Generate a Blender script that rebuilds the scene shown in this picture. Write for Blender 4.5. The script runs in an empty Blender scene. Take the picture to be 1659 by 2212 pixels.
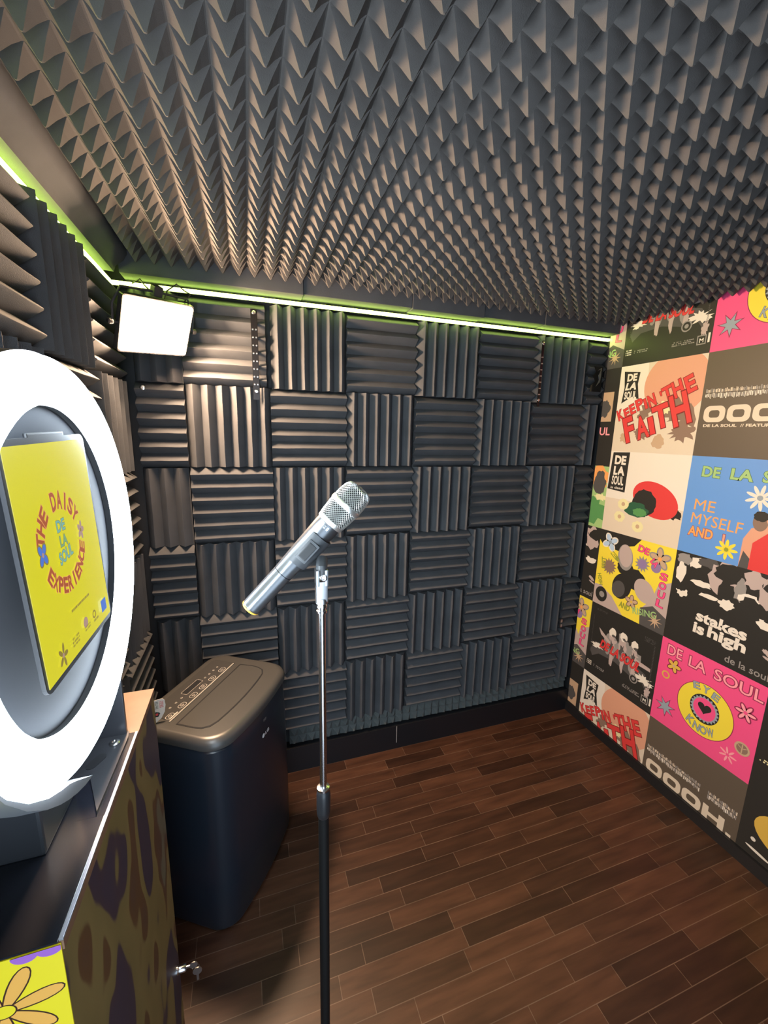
import bpy, bmesh, math, random
from mathutils import Vector, Matrix
random.seed(7)
SC = bpy.context.scene
COL = SC.collection
# ------------------------------------------------------------------ camera, exposure, world
cam = bpy.data.objects.new('camera', bpy.data.cameras.new('camera'))
COL.objects.link(cam)
CAMPOS = Vector((0.21246, -1.69334, 1.57625))
right = Vector((0.94974326, -0.31231424, 0.0211556))
up = Vector((0.03974035, 0.18733432, 0.98149201))
back = Vector((-0.3104971, -0.93132468, 0.19033098))
cam.matrix_world = Matrix(((right.x, up.x, back.x, CAMPOS.x), (right.y, up.y, back.y, CAMPOS.y),
                           (right.z, up.z, back.z, CAMPOS.z), (0, 0, 0, 1)))
cam.data.sensor_fit = 'HORIZONTAL'; cam.data.sensor_width = 36.0
cam.data.lens = 36.0 * 882.58 / 1659.0
cam.data.clip_start = 0.02
SC.camera = cam
SC.view_settings.view_transform = 'Standard'
SC.view_settings.look = 'None'
SC.view_settings.gamma = 1.0
SC.view_settings.use_curve_mapping = False
SC.view_settings.exposure = 0.0
w = bpy.data.worlds.new('world'); SC.world = w; w.use_nodes = True
w.node_tree.nodes['Background'].inputs[0].default_value = (0.68, 0.84, 1.0, 1)
w.node_tree.nodes['Background'].inputs[1].default_value = 4.2   # fill light let in through an unseen doorway added behind the camera
# lamp strengths (the lamps themselves are built further down)
PANEL_L = 430.0; RING_L = 52.0; LED_L = 22.0; SCREEN_L = 0.85

# ------------------------------------------------------------------ materials
MATS = {}
def mat(name, col=(0.5, 0.5, 0.5), rough=0.6, metal=0.0, spec=0.5, emit=None, es=0.0, bump=None, var=None, coat=0.0, alpha=None):
    if name in MATS: return MATS[name]
    m = bpy.data.materials.new(name); m.use_nodes = True
    nt = m.node_tree; b = nt.nodes['Principled BSDF']
    b.inputs['Base Color'].default_value = (*col, 1); b.inputs['Roughness'].default_value = rough
    b.inputs['Metallic'].default_value = metal; b.inputs['Specular IOR Level'].default_value = spec
    b.inputs['Coat Weight'].default_value = coat
    if emit:
        b.inputs['Emission Color'].default_value = (*emit, 1); b.inputs['Emission Strength'].default_value = es
    if bump or var:
        tc = nt.nodes.new('ShaderNodeTexCoord')
    if bump:
        n = nt.nodes.new('ShaderNodeTexNoise'); n.inputs['Scale'].default_value = bump[0]; n.inputs['Detail'].default_value = 4
        nt.links.new(tc.outputs['Object'], n.inputs['Vector'])
        bp = nt.nodes.new('ShaderNodeBump'); bp.inputs['Strength'].default_value = bump[1]; bp.inputs['Distance'].default_value = 0.002
        nt.links.new(n.outputs['Fac'], bp.inputs['Height']); nt.links.new(bp.outputs['Normal'], b.inputs['Normal'])
    if var:
        n2 = nt.nodes.new('ShaderNodeTexNoise'); n2.inputs['Scale'].default_value = var[0]; n2.inputs['Detail'].default_value = 3
        nt.links.new(tc.outputs['Object'], n2.inputs['Vector'])
        r = nt.nodes.new('ShaderNodeValToRGB'); r.color_ramp.elements[0].position = 0.3; r.color_ramp.elements[1].position = 0.7
        r.color_ramp.elements[0].color = (*[c * (1 - var[1]) for c in col], 1)
        r.color_ramp.elements[1].color = (*[min(1, c * (1 + var[1])) for c in col], 1)
        nt.links.new(n2.outputs['Fac'], r.inputs[0]); nt.links.new(r.outputs[0], b.inputs['Base Color'])
    MATS[name] = m
    return m
FOAM = mat('charcoal_foam', (0.078, 0.082, 0.090), 0.95, spec=0.25, bump=(900, 0.35), var=(9, 0.12))
FOAMC = mat('ceiling_foam', (0.082, 0.077, 0.075), 0.9, spec=0.3, bump=(900, 0.3), var=(5, 0.12))
BLACKWALL = mat('black_paint', (0.018, 0.019, 0.022), 0.7, bump=(60, 0.2))
BLACKGLOSS = mat('black_gloss_board', (0.012, 0.013, 0.016), 0.38, bump=(40, 0.15))
CHROME = mat('chrome', (0.75, 0.76, 0.78), 0.2, 1.0)
SATIN = mat('satin_steel', (0.55, 0.56, 0.58), 0.33, 1.0)
BLACKMETAL = mat('black_powder_metal', (0.03, 0.031, 0.036), 0.42, spec=0.5)
BLACKPL = mat('black_plastic', (0.02, 0.021, 0.024), 0.35)
SCREW = mat('screw_steel', (0.7, 0.7, 0.7), 0.25, 1.0)

def floor_mat():
    m = bpy.data.materials.new('dark_plank_floor'); m.use_nodes = True; nt = m.node_tree; b = nt.nodes['Principled BSDF']
    tc = nt.nodes.new('ShaderNodeTexCoord')
    br = nt.nodes.new('ShaderNodeTexBrick'); br.offset = 0.37; br.offset_frequency = 2; br.squash = 1.35; br.squash_frequency = 3
    br.inputs['Scale'].default_value = 1.0; br.inputs['Brick Width'].default_value = 0.30; br.inputs['Row Height'].default_value = 0.056
    br.inputs['Mortar Size'].default_value = 0.0012; br.inputs['Mortar Smooth'].default_value = 0.3; br.inputs['Bias'].default_value = -0.1
    br.inputs['Color1'].default_value = (0.038, 0.016, 0.009, 1); br.inputs['Color2'].default_value = (0.100, 0.044, 0.024, 1)
    br.inputs['Mortar'].default_value = (0.15, 0.095, 0.065, 1)
    nt.links.new(tc.outputs['Object'], br.inputs['Vector'])
    mp = nt.nodes.new('ShaderNodeMapping'); mp.inputs['Scale'].default_value = (2.2, 16, 1)
    nt.links.new(tc.outputs['Object'], mp.inputs['Vector'])
    n = nt.nodes.new('ShaderNodeTexNoise'); n.inputs['Scale'].default_value = 2.2; n.inputs['Detail'].default_value = 6
    nt.links.new(mp.outputs[0], n.inputs['Vector'])
    r = nt.nodes.new('ShaderNodeValToRGB'); r.color_ramp.elements[0].position = 0.3; r.color_ramp.elements[1].position = 0.75
    r.color_ramp.elements[0].color = (0.55, 0.5, 0.5, 1); r.color_ramp.elements[1].color = (1.5, 1.45, 1.4, 1)
    nt.links.new(n.outputs['Fac'], r.inputs[0])
    mx = nt.nodes.new('ShaderNodeMixRGB'); mx.blend_type = 'MULTIPLY'; mx.inputs[0].default_value = 0.8
    nt.links.new(br.outputs['Color'], mx.inputs[1]); nt.links.new(r.outputs[0], mx.inputs[2])
    nt.links.new(mx.outputs[0], b.inputs['Base Color'])
    b.inputs['Roughness'].default_value = 0.42
    bp = nt.nodes.new('ShaderNodeBump'); bp.inputs['Strength'].default_value = 0.25; bp.inputs['Distance'].default_value = 0.002
    nt.links.new(n.outputs['Fac'], bp.inputs['Height']); nt.links.new(bp.outputs['Normal'], b.inputs['Normal'])
    return m
def camo_mat():
    m = bpy.data.materials.new('painted_camouflage'); m.use_nodes = True; nt = m.node_tree; b = nt.nodes['Principled BSDF']
    tc = nt.nodes.new('ShaderNodeTexCoord')
    mp = nt.nodes.new('ShaderNodeMapping'); mp.inputs['Scale'].default_value = (8.5, 8.5, 3.6); mp.inputs['Location'].default_value = (3.1, 1.7, 0.4)
    nt.links.new(tc.outputs['Object'], mp.inputs['Vector'])
    n = nt.nodes.new('ShaderNodeTexNoise'); n.inputs['Scale'].default_value = 1.25; n.inputs['Detail'].default_value = 1.2; n.inputs['Distortion'].default_value = 0.1
    nt.links.new(mp.outputs[0], n.inputs['Vector'])
    r = nt.nodes.new('ShaderNodeValToRGB'); r.color_ramp.interpolation = 'EASE'
    e = r.color_ramp.elements
    e[0].position = 0.0; e[0].color = (0.10, 0.062, 0.05, 1)
    e[1].position = 0.395; e[1].color = (0.075, 0.055, 0.085, 1)
    for p, c in ((0.45, (0.085, 0.055, 0.075)), (0.475, (0.27, 0.20, 0.075)), (0.58, (0.30, 0.22, 0.085)), (0.60, (0.17, 0.085, 0.035)), (0.66, (0.15, 0.08, 0.05)), (0.685, (0.22, 0.19, 0.13)), (1.0, (0.2, 0.17, 0.12))):
        x = e.new(p); x.color = (*c, 1)
    nt.links.new(n.outputs['Fac'], r.inputs[0]); nt.links.new(r.outputs[0], b.inputs['Base Color'])
    b.inputs['Roughness'].default_value = 0.5
    return m

# ------------------------------------------------------------------ object helpers
def tag(o, label=None, cat=None, group=None, kind=None):
    if label: o['label'] = label
    if cat: o['category'] = cat
    if group: o['group'] = group
    if kind: o['kind'] = kind
    return o
def obj(name, bm, mats, parent=None, smooth=False, recalc=True):
    if recalc: bmesh.ops.recalc_face_normals(bm, faces=bm.faces)
    me = bpy.data.meshes.new(name); bm.to_mesh(me); bm.free()
    if not isinstance(mats, (list, tuple)): mats = [mats]
    for m in mats: me.materials.append(m)
    if smooth:
        for p in me.polygons: p.use_smooth = True
        try: me.set_sharp_from_angle(angle=math.radians(38))
        except Exception: pass
    o = bpy.data.objects.new(name, me); COL.objects.link(o)
    if parent: o.parent = parent
    return o
def empty(name, loc=(0, 0, 0), rotz=0, mw=None):
    o = bpy.data.objects.new(name, None); COL.objects.link(o)
    if mw is not None: o.matrix_world = mw
    else: o.location = loc; o.rotation_euler = (0, 0, rotz)
    o.empty_display_size = 0.05
    return o
def box(bm, a, b, mi=0, bev=0.0, M=None):
    v = [(x, y, z) for x in (a[0], b[0]) for y in (a[1], b[1]) for z in (a[2], b[2])]
    t = bmesh.new(); vs = [t.verts.new(p) for p in v]
    for f in ((0, 1, 3, 2), (4, 6, 7, 5), (0, 4, 5, 1), (2, 3, 7, 6), (0, 2, 6, 4), (1, 5, 7, 3)): t.faces.new([vs[i] for i in f])
    bmesh.ops.recalc_face_normals(t, faces=t.faces)
    if bev: bmesh.ops.bevel(t, geom=t.edges[:], offset=bev, segments=2, affect='EDGES', profile=0.7)
    merge(bm, t, mi, M)
def merge(bm, t, mi=0, M=None):
    mp = {}
    for v in t.verts: mp[v] = bm.verts.new(M @ v.co if M else v.co)
    for f in t.faces:
        try: g = bm.faces.new([mp[v] for v in f.verts]); g.material_index = mi; g.smooth = f.smooth
        except ValueError: pass
    t.free()
def loft(bm, loops, mi=0, cap0=True, cap1=True, closed=True):
    rows = [[bm.verts.new(p) for p in l] for l in loops]
    n = len(rows[0])
    for a, b in zip(rows, rows[1:]):
        for i in range(n if closed else n - 1):
            j = (i + 1) % n
            f = bm.faces.new((a[i], a[j], b[j], b[i])); f.material_index = mi
    if cap0: bm.faces.new(rows[0][::-1]).material_index = mi
    if cap1: bm.faces.new(rows[-1]).material_index = mi
def lathe(bm, prof, seg=32, M=None, mi=0, cap=True):   # prof: (r, z) about local z
    t = bmesh.new()
    loft(t, [[(r * math.cos(2 * math.pi * i / seg), r * math.sin(2 * math.pi * i / seg), z) for i in range(seg)] for r, z in prof], 0, cap, cap)
    merge(bm, t, mi, M)
def tube(bm, pts, r, seg=10, mi=0):
    pts = [Vector(p) for p in pts]; loops = []
    prev = None
    for i, p in enumerate(pts):
        d = (pts[min(i + 1, len(pts) - 1)] - pts[max(i - 1, 0)]).normalized()
        if prev is None:
            a = d.orthogonal().normalized()
        else:
            a = (prev - d * prev.dot(d)).normalized()
        prev = a; b = d.cross(a)
        loops.append([p + r * (math.cos(2 * math.pi * k / seg) * a + math.sin(2 * math.pi * k / seg) * b) for k in range(seg)])
    loft(bm, loops, mi)
def prism(bm, poly, z0, z1, mi=0, M=None):
    t = bmesh.new()
    loft(t, [[(x, y, z0) for x, y in poly], [(x, y, z1) for x, y in poly]])
    merge(bm, t, mi, M)
def rrect(w, h, r, n=6, cx=0, cy=0):
    pts = []
    for sx, sy, a0 in ((1, 1, 0), (-1, 1, 90), (-1, -1, 180), (1, -1, 270)):
        for k in range(n + 1):
            a = math.radians(a0 + 90 * k / n)
            pts.append((cx + sx * (w / 2 - r) + r * math.cos(a), cy + sy * (h / 2 - r) + r * math.sin(a)))
    return pts

# ------------------------------------------------------------------ text and flat art
_tc = {}
def text_geo(s, bold=0.0):
    key = (s, bold)
    if key in _tc: return _tc[key]
    cu = bpy.data.curves.new('lettering', 'FONT'); cu.body = s; cu.size = 1.0; cu.offset = bold; cu.fill_mode = 'FRONT'; cu.resolution_u = 3
    o = bpy.data.objects.new('lettering', cu)
    me = bpy.data.meshes.new_from_object(o)
    vs = [v.co.copy() for v in me.vertices]; fs = [tuple(p.vertices) for p in me.polygons]
    bpy.data.meshes.remove(me); bpy.data.objects.remove(o); bpy.data.curves.remove(cu)
    if vs:
        x0 = min(v.x for v in vs); x1 = max(v.x for v in vs); y0 = min(v.y for v in vs); y1 = max(v.y for v in vs)
    else: x0 = x1 = y0 = y1 = 0
    _tc[key] = (vs, fs, x0, x1, y0, y1)
    return _tc[key]
class Sheet:
    """flat artwork: (u, v) in units of the sheet's own size, each shape a hair above the last"""
    def __init__(s, O, U, V, N, w, h, step=0.00003, clip=True):
        s.O, s.U, s.V, s.N, s.w, s.h = Vector(O), Vector(U), Vector(V), Vector(N), w, h
        s.bm = bmesh.new(); s.mats = []; s.layer = 1; s.step = step; s.clip = clip
    def mi(s, m):
        if m not in s.mats: s.mats.append(m)
        return s.mats.index(m)
    def P(s, u, v, k=None):
        return s.O + s.U * (u * s.w) + s.V * (v * s.h) + s.N * (s.step * (s.layer if k is None else k))
    def _clip(s, pts):
        if not s.clip: return pts
        for ax, lim, sg in ((0, 0, 1), (0, 1, -1), (1, 0, 1), (1, 1, -1)):
            out = []
            for i, p in enumerate(pts):
                q = pts[(i + 1) % len(pts)]
                ip = (p[ax] - lim) * sg >= 0; iq = (q[ax] - lim) * sg >= 0
                if ip: out.append(p)
                if ip != iq:
                    t = (lim - p[ax]) / (q[ax] - p[ax]); out.append((p[0] + t * (q[0] - p[0]), p[1] + t * (q[1] - p[1])))
            pts = out
            if len(pts) < 3: return []
        return pts
    def _face(s, pts, m):
        pts = s._clip(pts)
        if len(pts) < 3: return
        f = s.bm.faces.new([s.bm.verts.new(s.P(*p)) for p in pts]); f.material_index = s.mi(m)
        f.normal_update()
        if f.normal.dot(s.N) < 0: f.normal_flip()
    def base(s, m, thick=0.0015):
        a = [s.P(*p, 0) - s.N * thick for p in ((0, 0), (1, 0), (1, 1), (0, 1))]; b = [s.P(*p, 0) for p in ((0, 0), (1, 0), (1, 1), (0, 1))]
        loft(s.bm, [a, b], s.mi(m))
    def poly(s, pts, m): s._face(list(pts), m); s.layer += 1
    def rect(s, u0, v0, u1, v1, m): s.poly([(u0, v0), (u1, v0), (u1, v1), (u0, v1)], m)
    def ell(s, u, v, ru, rv, m, rot=0, n=28, jag=0, seed=0):
        rnd = random.Random(seed); c, sn = math.cos(rot), math.sin(rot); pts = []
        for i in range(n):
            a = 2 * math.pi * i / n; k = 1 + jag * (rnd.random() - 0.5) * 2
            x = ru * math.cos(a) * k; y = rv * math.sin(a) * k
            pts.append((u + x * c - y * sn, v + x * sn + y * c))
        s.poly(pts, m)
    def flower(s, u, v, r, m, mc=None, n=6, out=None, rot=0, wd=0.2, k0=0.1):
        for mm, e in (((out, 0.14),) if out else ()) + ((m, 0),):
            for i in range(n):
                a = rot + 2 * math.pi * i / n; c = (k0 + (1 - k0) / 2) * r
                pts = []
                for j in range(14):
                    b = 2 * math.pi * j / 14; x = c + ((1 - k0) / 2 * r + e * r) * math.cos(b); y = (wd * r + e * r) * math.sin(b)
                    pts.append((u + x * math.cos(a) - y * math.sin(a), v + x * math.sin(a) + y * math.cos(a)))
                s._face(pts, mm)
            s.layer += 1
        if mc: s.ell(u, v, 0.2 * r, 0.2 * r, mc, n=14)
    def star(s, u, v, r, m, n=8, inner=0.45, rot=0, out=None):
        for mm, e in (((out, 1.2),) if out else ()) + ((m, 1),):
            s.poly([(u + r * e * (1 if i % 2 == 0 else inner) * math.cos(rot + math.pi * i / n), v + r * e * (1 if i % 2 == 0 else inner) * math.sin(rot + math.pi * i / n)) for i in range(2 * n)], mm)
    def ringlet(s, u, v, w, h, t, r, m):   # rounded letter O
        A = rrect(w, h, r, 6, u, v); B = rrect(w - 2 * t, h - 2 * t * 0.85, max(r - t * 0.6, 0.01), 6, u, v)
        for i in range(len(A)):
            j = (i + 1) % len(A); s._face([A[i], A[j], B[j], B[i]], m)
        s.layer += 1
    def text(s, st, u, v, W, H, m, bold=0.0, rot=0, shear=0, out=None, ob=0.03, arc=None, up=0):
        """fit text in a W x H box whose lower-left corner is (u, v)"""
        for mm, bo in (((out, min(bold + ob, 0.062)),) if out else ()) + ((m, min(bold, 0.035) if out else bold),):
            vs, fs, x0, x1, y0, y1 = text_geo(st, bo)
            if out: _, _, x0, x1, y0, y1 = text_geo(st, min(bold, 0.035))
            c, sn = math.cos(rot), math.sin(rot)
            def T(p):
                x = (p.x - x0) / max(x1 - x0, 1e-6) * W; y = (p.y - y0) / max(y1 - y0, 1e-6) * H
                x += shear * y; y += up * x
                return (u + x * c - y * sn, v + x * sn + y * c)
            q = [T(p) for p in vs]
            for f in fs: s._face([q[i] for i in f], mm)
            s.layer += 1
    def arctext(s, st, cu, cv, r, H, W, m, a0, a1, out=None, bold=0.02, flip=False, asp=1.0):
        n = len(st)
        for i, ch in enumerate(st):
            if ch == ' ': continue
            a = math.radians(a0 + (a1 - a0) * (i + 0.5) / n)
            rot = a - math.pi / 2 if not flip else a + math.pi / 2
            Wf = W; W = W * 0.3 if ch == 'I' else W
            px = cu + r * math.cos(a); py = cv + r * math.sin(a) * asp
            c, sn = math.cos(rot), math.sin(rot)
            s.text(ch, px - (W / 2) * c + (H / 2) * sn, py - (W / 2) * sn - (H / 2) * c, W, H, m, bold, rot, out=out)
            W = Wf
    def scribble(s, u, v, w, h, m, seed=0, rows=2, dens=0.6):   # tiny unreadable print
        rnd = random.Random(seed)
        for r in range(rows):
            x = u; vv = v + h * r / rows
            while x < u + w:
                l = w * (0.02 + 0.05 * rnd.random())
                if rnd.random() < dens: s._face([(x, vv), (x + l, vv), (x + l, vv + h / rows * 0.6), (x, vv + h / rows * 0.6)], m)
                x += l * 1.3
        s.layer += 1
    def done(s, name, parent=None):
        o = obj(name, s.bm, s.mats, parent, recalc=False)
        return o
def paper(name, c, r=0.45): return mat('print_' + name, c, r, spec=0.35)

# ------------------------------------------------------------------ the room
W = 1.936
def struct(name, a, b, m):
    bm = bmesh.new(); box(bm, a, b); o = obj(name, bm, m); o['kind'] = 'structure'; return o
struct('floor', (-0.27, -2.30, -0.05), (W + 0.06, 0.10, 0.0), floor_mat())
struct('ceiling', (-0.27, -2.30, 2.14), (W + 0.06, 0.10, 2.20), BLACKWALL)
struct('wall_back', (-0.27, 0.05, 0.0), (W + 0.06, 0.10, 2.14), BLACKWALL)
struct('wall_left', (-0.27, -2.30, 0.0), (-0.22, 0.05, 2.14), BLACKWALL)
struct('wall_right', (W + 0.0022, -2.30, 0.0), (W + 0.06, 0.05, 2.14), BLACKWALL)
bm = bmesh.new(); box(bm, (-0.22, -2.30, 0.0), (-0.17, -2.25, 2.14)); box(bm, (0.62, -2.30, 0.0), (W, -2.25, 2.14)); box(bm, (-0.17, -2.30, 2.02), (0.62, -2.25, 2.14))  # doorway gap added in this unseen wall to let the fill light in
o = obj('wall_front', bm, BLACKWALL); o['kind'] = 'structure'
bb = struct('baseboard_back', (-0.22, 0.0, 0.0), (W, 0.05, 0.128), BLACKGLOSS)
bm = bmesh.new(); box(bm, (0.868, -0.0012, 0.035), (0.8705, 0.0002, 0.128))
obj('board_joint', bm, mat('pale_caulk', (0.55, 0.5, 0.45), 0.7), bb)
struct('baseboard_right', (W - 0.010, -2.25, 0.0), (W + 0.0022, -0.0, 0.053), BLACKGLOSS)

# pyramid foam over the ceiling: one continuous field of square pyramids
def pyramid_grid(x0, x1, y0, y1, zt, pitch, depth, tx, ty):
    """square pyramids pointing to -z; tips lie at tx + k pitch, ty + j pitch"""
    bm = bmesh.new()
    i0 = math.ceil((x0 - tx) / pitch - 0.5); i1 = math.floor((x1 - tx) / pitch + 0.5)
    j0 = math.ceil((y0 - ty) / pitch - 0.5); j1 = math.floor((y1 - ty) / pitch + 0.5)
    rr = random.Random(3); corner = {}
    def cv(i, j):
        if (i, j) not in corner: corner[(i, j)] = bm.verts.new((tx + (i - 0.5) * pitch, ty + (j - 0.5) * pitch, zt + depth))
        return corner[(i, j)]
    for i in range(i0, i1 + 1):
        for j in range(j0, j1 + 1):
            jx, jy, jz = (rr.uniform(-1, 1) * 0.0012 for _ in range(3))
            cx, cy = tx + i * pitch, ty + j * pitch
            prev = [cv(i, j), cv(i, j + 1), cv(i + 1, j + 1), cv(i + 1, j)]
            for u, h in ((0.455, 0.055), (0.26, 0.45), (0.055, 0.955), (0.022, 1.0)):
                cur = [bm.verts.new((cx + sx * u * pitch + jx * h, cy + sy * u * pitch + jy * h, zt + depth * (1 - h) + jz * h)) for sx, sy in ((-1, -1), (-1, 1), (1, 1), (1, -1))]
                for k in range(4): bm.faces.new((prev[k], prev[(k + 1) % 4], cur[(k + 1) % 4], cur[k]))
                prev = cur
            bm.faces.new(prev)
    return bm, (tx + (i0 - .5) * pitch, tx + (i1 + .5) * pitch, ty + (j0 - .5) * pitch, ty + (j1 + .5) * pitch)
bm, ext = pyramid_grid(-0.11, W - 0.01, -2.22, -0.08, 2.09, 0.0515, 0.038, 0.105, -0.971)
box(bm, (ext[0], ext[2], 2.1282), (ext[1], ext[3], 2.14))
o = obj('pyramid_foam', bm, FOAMC, recalc=False)
tag(o, 'charcoal pyramid acoustic foam covering the whole ceiling', 'acoustic foam')

# wedge foam tiles
def wedge_tile(w, h, upright, pitch=0.0508, depth=0.033, basep=0.017, flip=False):
    """local: x 0..w, z 0..h, back at y=0, tips at y=-(depth+basep)"""
    bm = bmesh.new()
    L = w if upright else h
    ex = h if upright else w
    n = max(1, int(round(L / pitch))); p = pitch if L < 0.29 else L / n
    pts = [(0, 0)]
    t = 0.0
    rr = random.Random(int(w * 1e4) + int(h * 1e3))
    k = 0
    pts.append((0.0, -basep))
    while True:
        a = k * p
        for f_, d_ in ((0.46, 1.0), (0.50, 1.03), (0.54, 1.0), (1.0, 0.0)):
            x = a + f_ * p
            if x > L + 1e-6:
                # cut the wedge where the tile was trimmed
                lx, ld = pts[-1]
                td = -(basep + depth * d_); q = (L - lx) / (x - lx)
                if L - lx > 1e-5: pts.append((L, ld + (td - ld) * q))
                x = None; break
            pts.append((min(x, L), -(basep + depth * d_)))
        if x is None or x >= L - 1e-6: break
        k += 1
    if pts[-1][0] < L - 1e-6: pts.append((L, pts[-1][1]))
    pts.append((L, 0))
    rows = []
    segs = 5
    for sgi in range(segs + 1):
        e = ex * sgi / segs
        row = []
        for i, (s, d) in enumerate(pts):
            wob = 0.0007 * math.sin(sgi * 2.1 + i * 1.3) if d < -basep - 0.01 else 0
            row.append((s + wob, d, e) if upright else (e, d, s + wob))
        rows.append(row)
    loft(bm, rows)
    return bm
TILE = {}
def tile(w, h, upright):
    k = (round(w, 3), round(h, 3), upright)
    if k not in TILE:
        o = obj('foam_tile', wedge_tile(w, h, upright), FOAM, smooth=True)
        TILE[k] = o; return o
    o = TILE[k].copy(); COL.objects.link(o)
    for kk in ('label', 'category', 'group'):
        if kk in o: del o[kk]
    return o
ORD = ['first', 'second', 'third', 'fourth', 'fifth', 'sixth', 'seventh', 'eighth']
ROWN = ['top row', 'second row', 'third row', 'fourth row', 'fifth row', 'bottom row']
T = 0.305; ZR = 1.736
rj = random.Random(11)
for r in range(6):
    ztop = ZR + T - r * T
    for c in range(-1, 7):
        upright = ((r + 1 + c) % 2 == 0)
        x0 = c * T; x1 = x0 + T
        if c == -1: x0 = -0.160
        if c == 6: x1 = W - 0.003
        if r == 0 and c == 1: x0 += 0.006
        if r == 0 and c == 0: x1 -= 0.012
        if r == 5 and c <= 0: continue
        o = tile(x1 - x0 - 0.002, T - 0.002, upright)
        o.location = (x0 + 0.001 + rj.uniform(-1, 1) * 0.0016, 0.05 - rj.uniform(0, 0.003), ztop - T + 0.001 + rj.uniform(-1, 1) * 0.0018)
        o.rotation_euler = (0, rj.uniform(-1, 1) * 0.004, 0)
        wd = 'narrow cut charcoal' if c in (-1, 6) else 'square charcoal'
        tag(o, f"{wd} foam tile, {'upright' if upright else 'level'} ridges, {ROWN[r]} of back wall, {ORD[c + 1]} from left", 'foam tile', 'wedge foam tiles on the back wall')
for r in range(5):
    ztop = ZR + T - r * T - 0.006
    for c in range(4 if r < 2 else 3):
        upright = ((r + c) % 2 == 1)
        y1 = -0.022 - c * T
        if r == 0 and c == 0: pass
        o = tile(T - 0.002, T - 0.002, upright)
        # local x runs along -y -> rotate so that tips face +x
        o.location = (-0.22 + rj.uniform(0, 0.002), y1 - T + 0.001 + rj.uniform(-1, 1) * 0.0015, ztop - T + 0.001 + rj.uniform(-1, 1) * 0.0015)
        o.rotation_euler = (0, 0, math.pi / 2)
        tag(o, f"charcoal foam tile, {'upright' if upright else 'level'} ridges, {ROWN[r]} of left wall, {ORD[c]} from back corner", 'foam tile', 'wedge foam tiles on the left wall')

# low strip of pyramid foam above the back baseboard
bm, e2 = pyramid_grid(0.37, W - 0.03, 0.15, 0.19, 0.004, 0.0405, 0.026, 0.365, 0.1497)
for v in bm.verts: v.co = Vector((v.co.x, v.co.z, v.co.y))
box(bm, (e2[0], 0.0301, e2[2]), (e2[1], 0.049, e2[3]))
o = obj('pyramid_foam_strip', bm, mat('grey_foam', (0.11, 0.125, 0.125), 0.95, bump=(900, 0.3)))
tag(o, 'low strip of small pyramid foam running just above the back baseboard', 'acoustic foam')

# foam offcuts and boards that edge the ceiling, with the light strip below
xs = [-0.16, 0.43, 0.86, 1.19, 1.50, W - 0.004]
words = ['first black edging board from the left corner above green light strip', 'second black edging board from the left above green light strip',
         'middle black edging board above green light strip on back wall', 'fourth black edging board from the left above green light strip',
         'short black edging board against poster wall above green light strip']
for i in range(5):
    bm = bmesh.new(); dz = (0.0, 0.003, -0.002, 0.002, 0.0)[i]
    box(bm, (xs[i] + 0.001, -0.058 + (i % 2) * 0.004, 2.066 + dz), (xs[i + 1] - 0.001, 0.05, 2.139), bev=0.002)
    o = obj('edging_board', bm, FOAM); tag(o, words[i], 'edging board', 'black boards edging the ceiling at the back wall')
bm = bmesh.new()
loft(bm, [[(-0.219, y, 2.066), (-0.172, y, 2.064), (-0.166, y, 2.082), (-0.142, y, 2.100), (-0.131, y, 2.120), (-0.131, y, 2.139), (-0.219, y, 2.139)] for y in (-2.24, -1.9, -1.3, -0.7, -0.062)])
o = obj('edging_board', bm, FOAM, smooth=True); tag(o, 'long brown-lit edging board running above the left wall light strip', 'edging board')

def emit_mat(name, col, L, base=(0.8, 0.8, 0.8)):
    return mat(name, base, 0.5, emit=col, es=L)
LEDM = emit_mat('lime_led', (0.70, 1.0, 0.14), LED_L)
ledback = empty('led_strip', (0, 0.0, 2.05))
tag(ledback, 'glowing lime green light strip along the top of back wall', 'light strip')
bm = bmesh.new(); box(bm, (-0.205, -0.004, -0.0055), (W - 0.003, 0.004, 0.0055), bev=0.0015)
obj('diffuser', bm, LEDM, ledback)
bm = bmesh.new(); box(bm, (-0.205, 0.0045, -0.007), (W - 0.003, 0.008, 0.007)); obj('channel', bm, SATIN, ledback)
ledleft = empty('led_strip', (-0.199, 0, 2.05))
tag(ledleft, 'glowing lime green light strip along the top of left wall', 'light strip')
bm = bmesh.new(); box(bm, (-0.004, -2.24, -0.0055), (0.004, -0.012, 0.0055), bev=0.0015)
obj('diffuser', bm, LEDM, ledleft)
bm = bmesh.new(); box(bm, (-0.0105, -2.24, -0.007), (-0.0045, -0.012, 0.007)); obj('channel', bm, SATIN, ledleft)

# ------------------------------------------------------------------ posters on the right wall
P = 0.3984; PY = -0.0916; PZ = 1.910
BLK = paper('black', (0.028, 0.027, 0.025)); CREAM = paper('cream', (0.72, 0.62, 0.50)); WHITE = paper('white', (0.80, 0.74, 0.66))
SALMON = paper('salmon', (0.72, 0.36, 0.24)); RED = paper('red', (0.70, 0.055, 0.055)); DRED = paper('dark_red', (0.22, 0.02, 0.02))
TAUPE = paper('taupe', (0.26, 0.17, 0.13)); PINK = paper('pink', (0.86, 0.09, 0.26)); LPINK = paper('light_pink', (0.95, 0.36, 0.42))
YEL = paper('yellow', (0.86, 0.70, 0.06)); BLUE = paper('blue', (0.13, 0.32, 0.74)); GRN = paper('green', (0.10, 0.30, 0.10)); LGRN = paper('light_green', (0.35, 0.55, 0.22))
BROWN = paper('brown', (0.115, 0.090, 0.068)); GREY = paper('grey', (0.30, 0.28, 0.27)); DGREY = paper('dark_grey', (0.09, 0.085, 0.085))
ORANGE = paper('orange', (0.85, 0.38, 0.12)); PURP = paper('purple', (0.28, 0.20, 0.38)); SKY = paper('pale_blue', (0.45, 0.60, 0.80))
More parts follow.
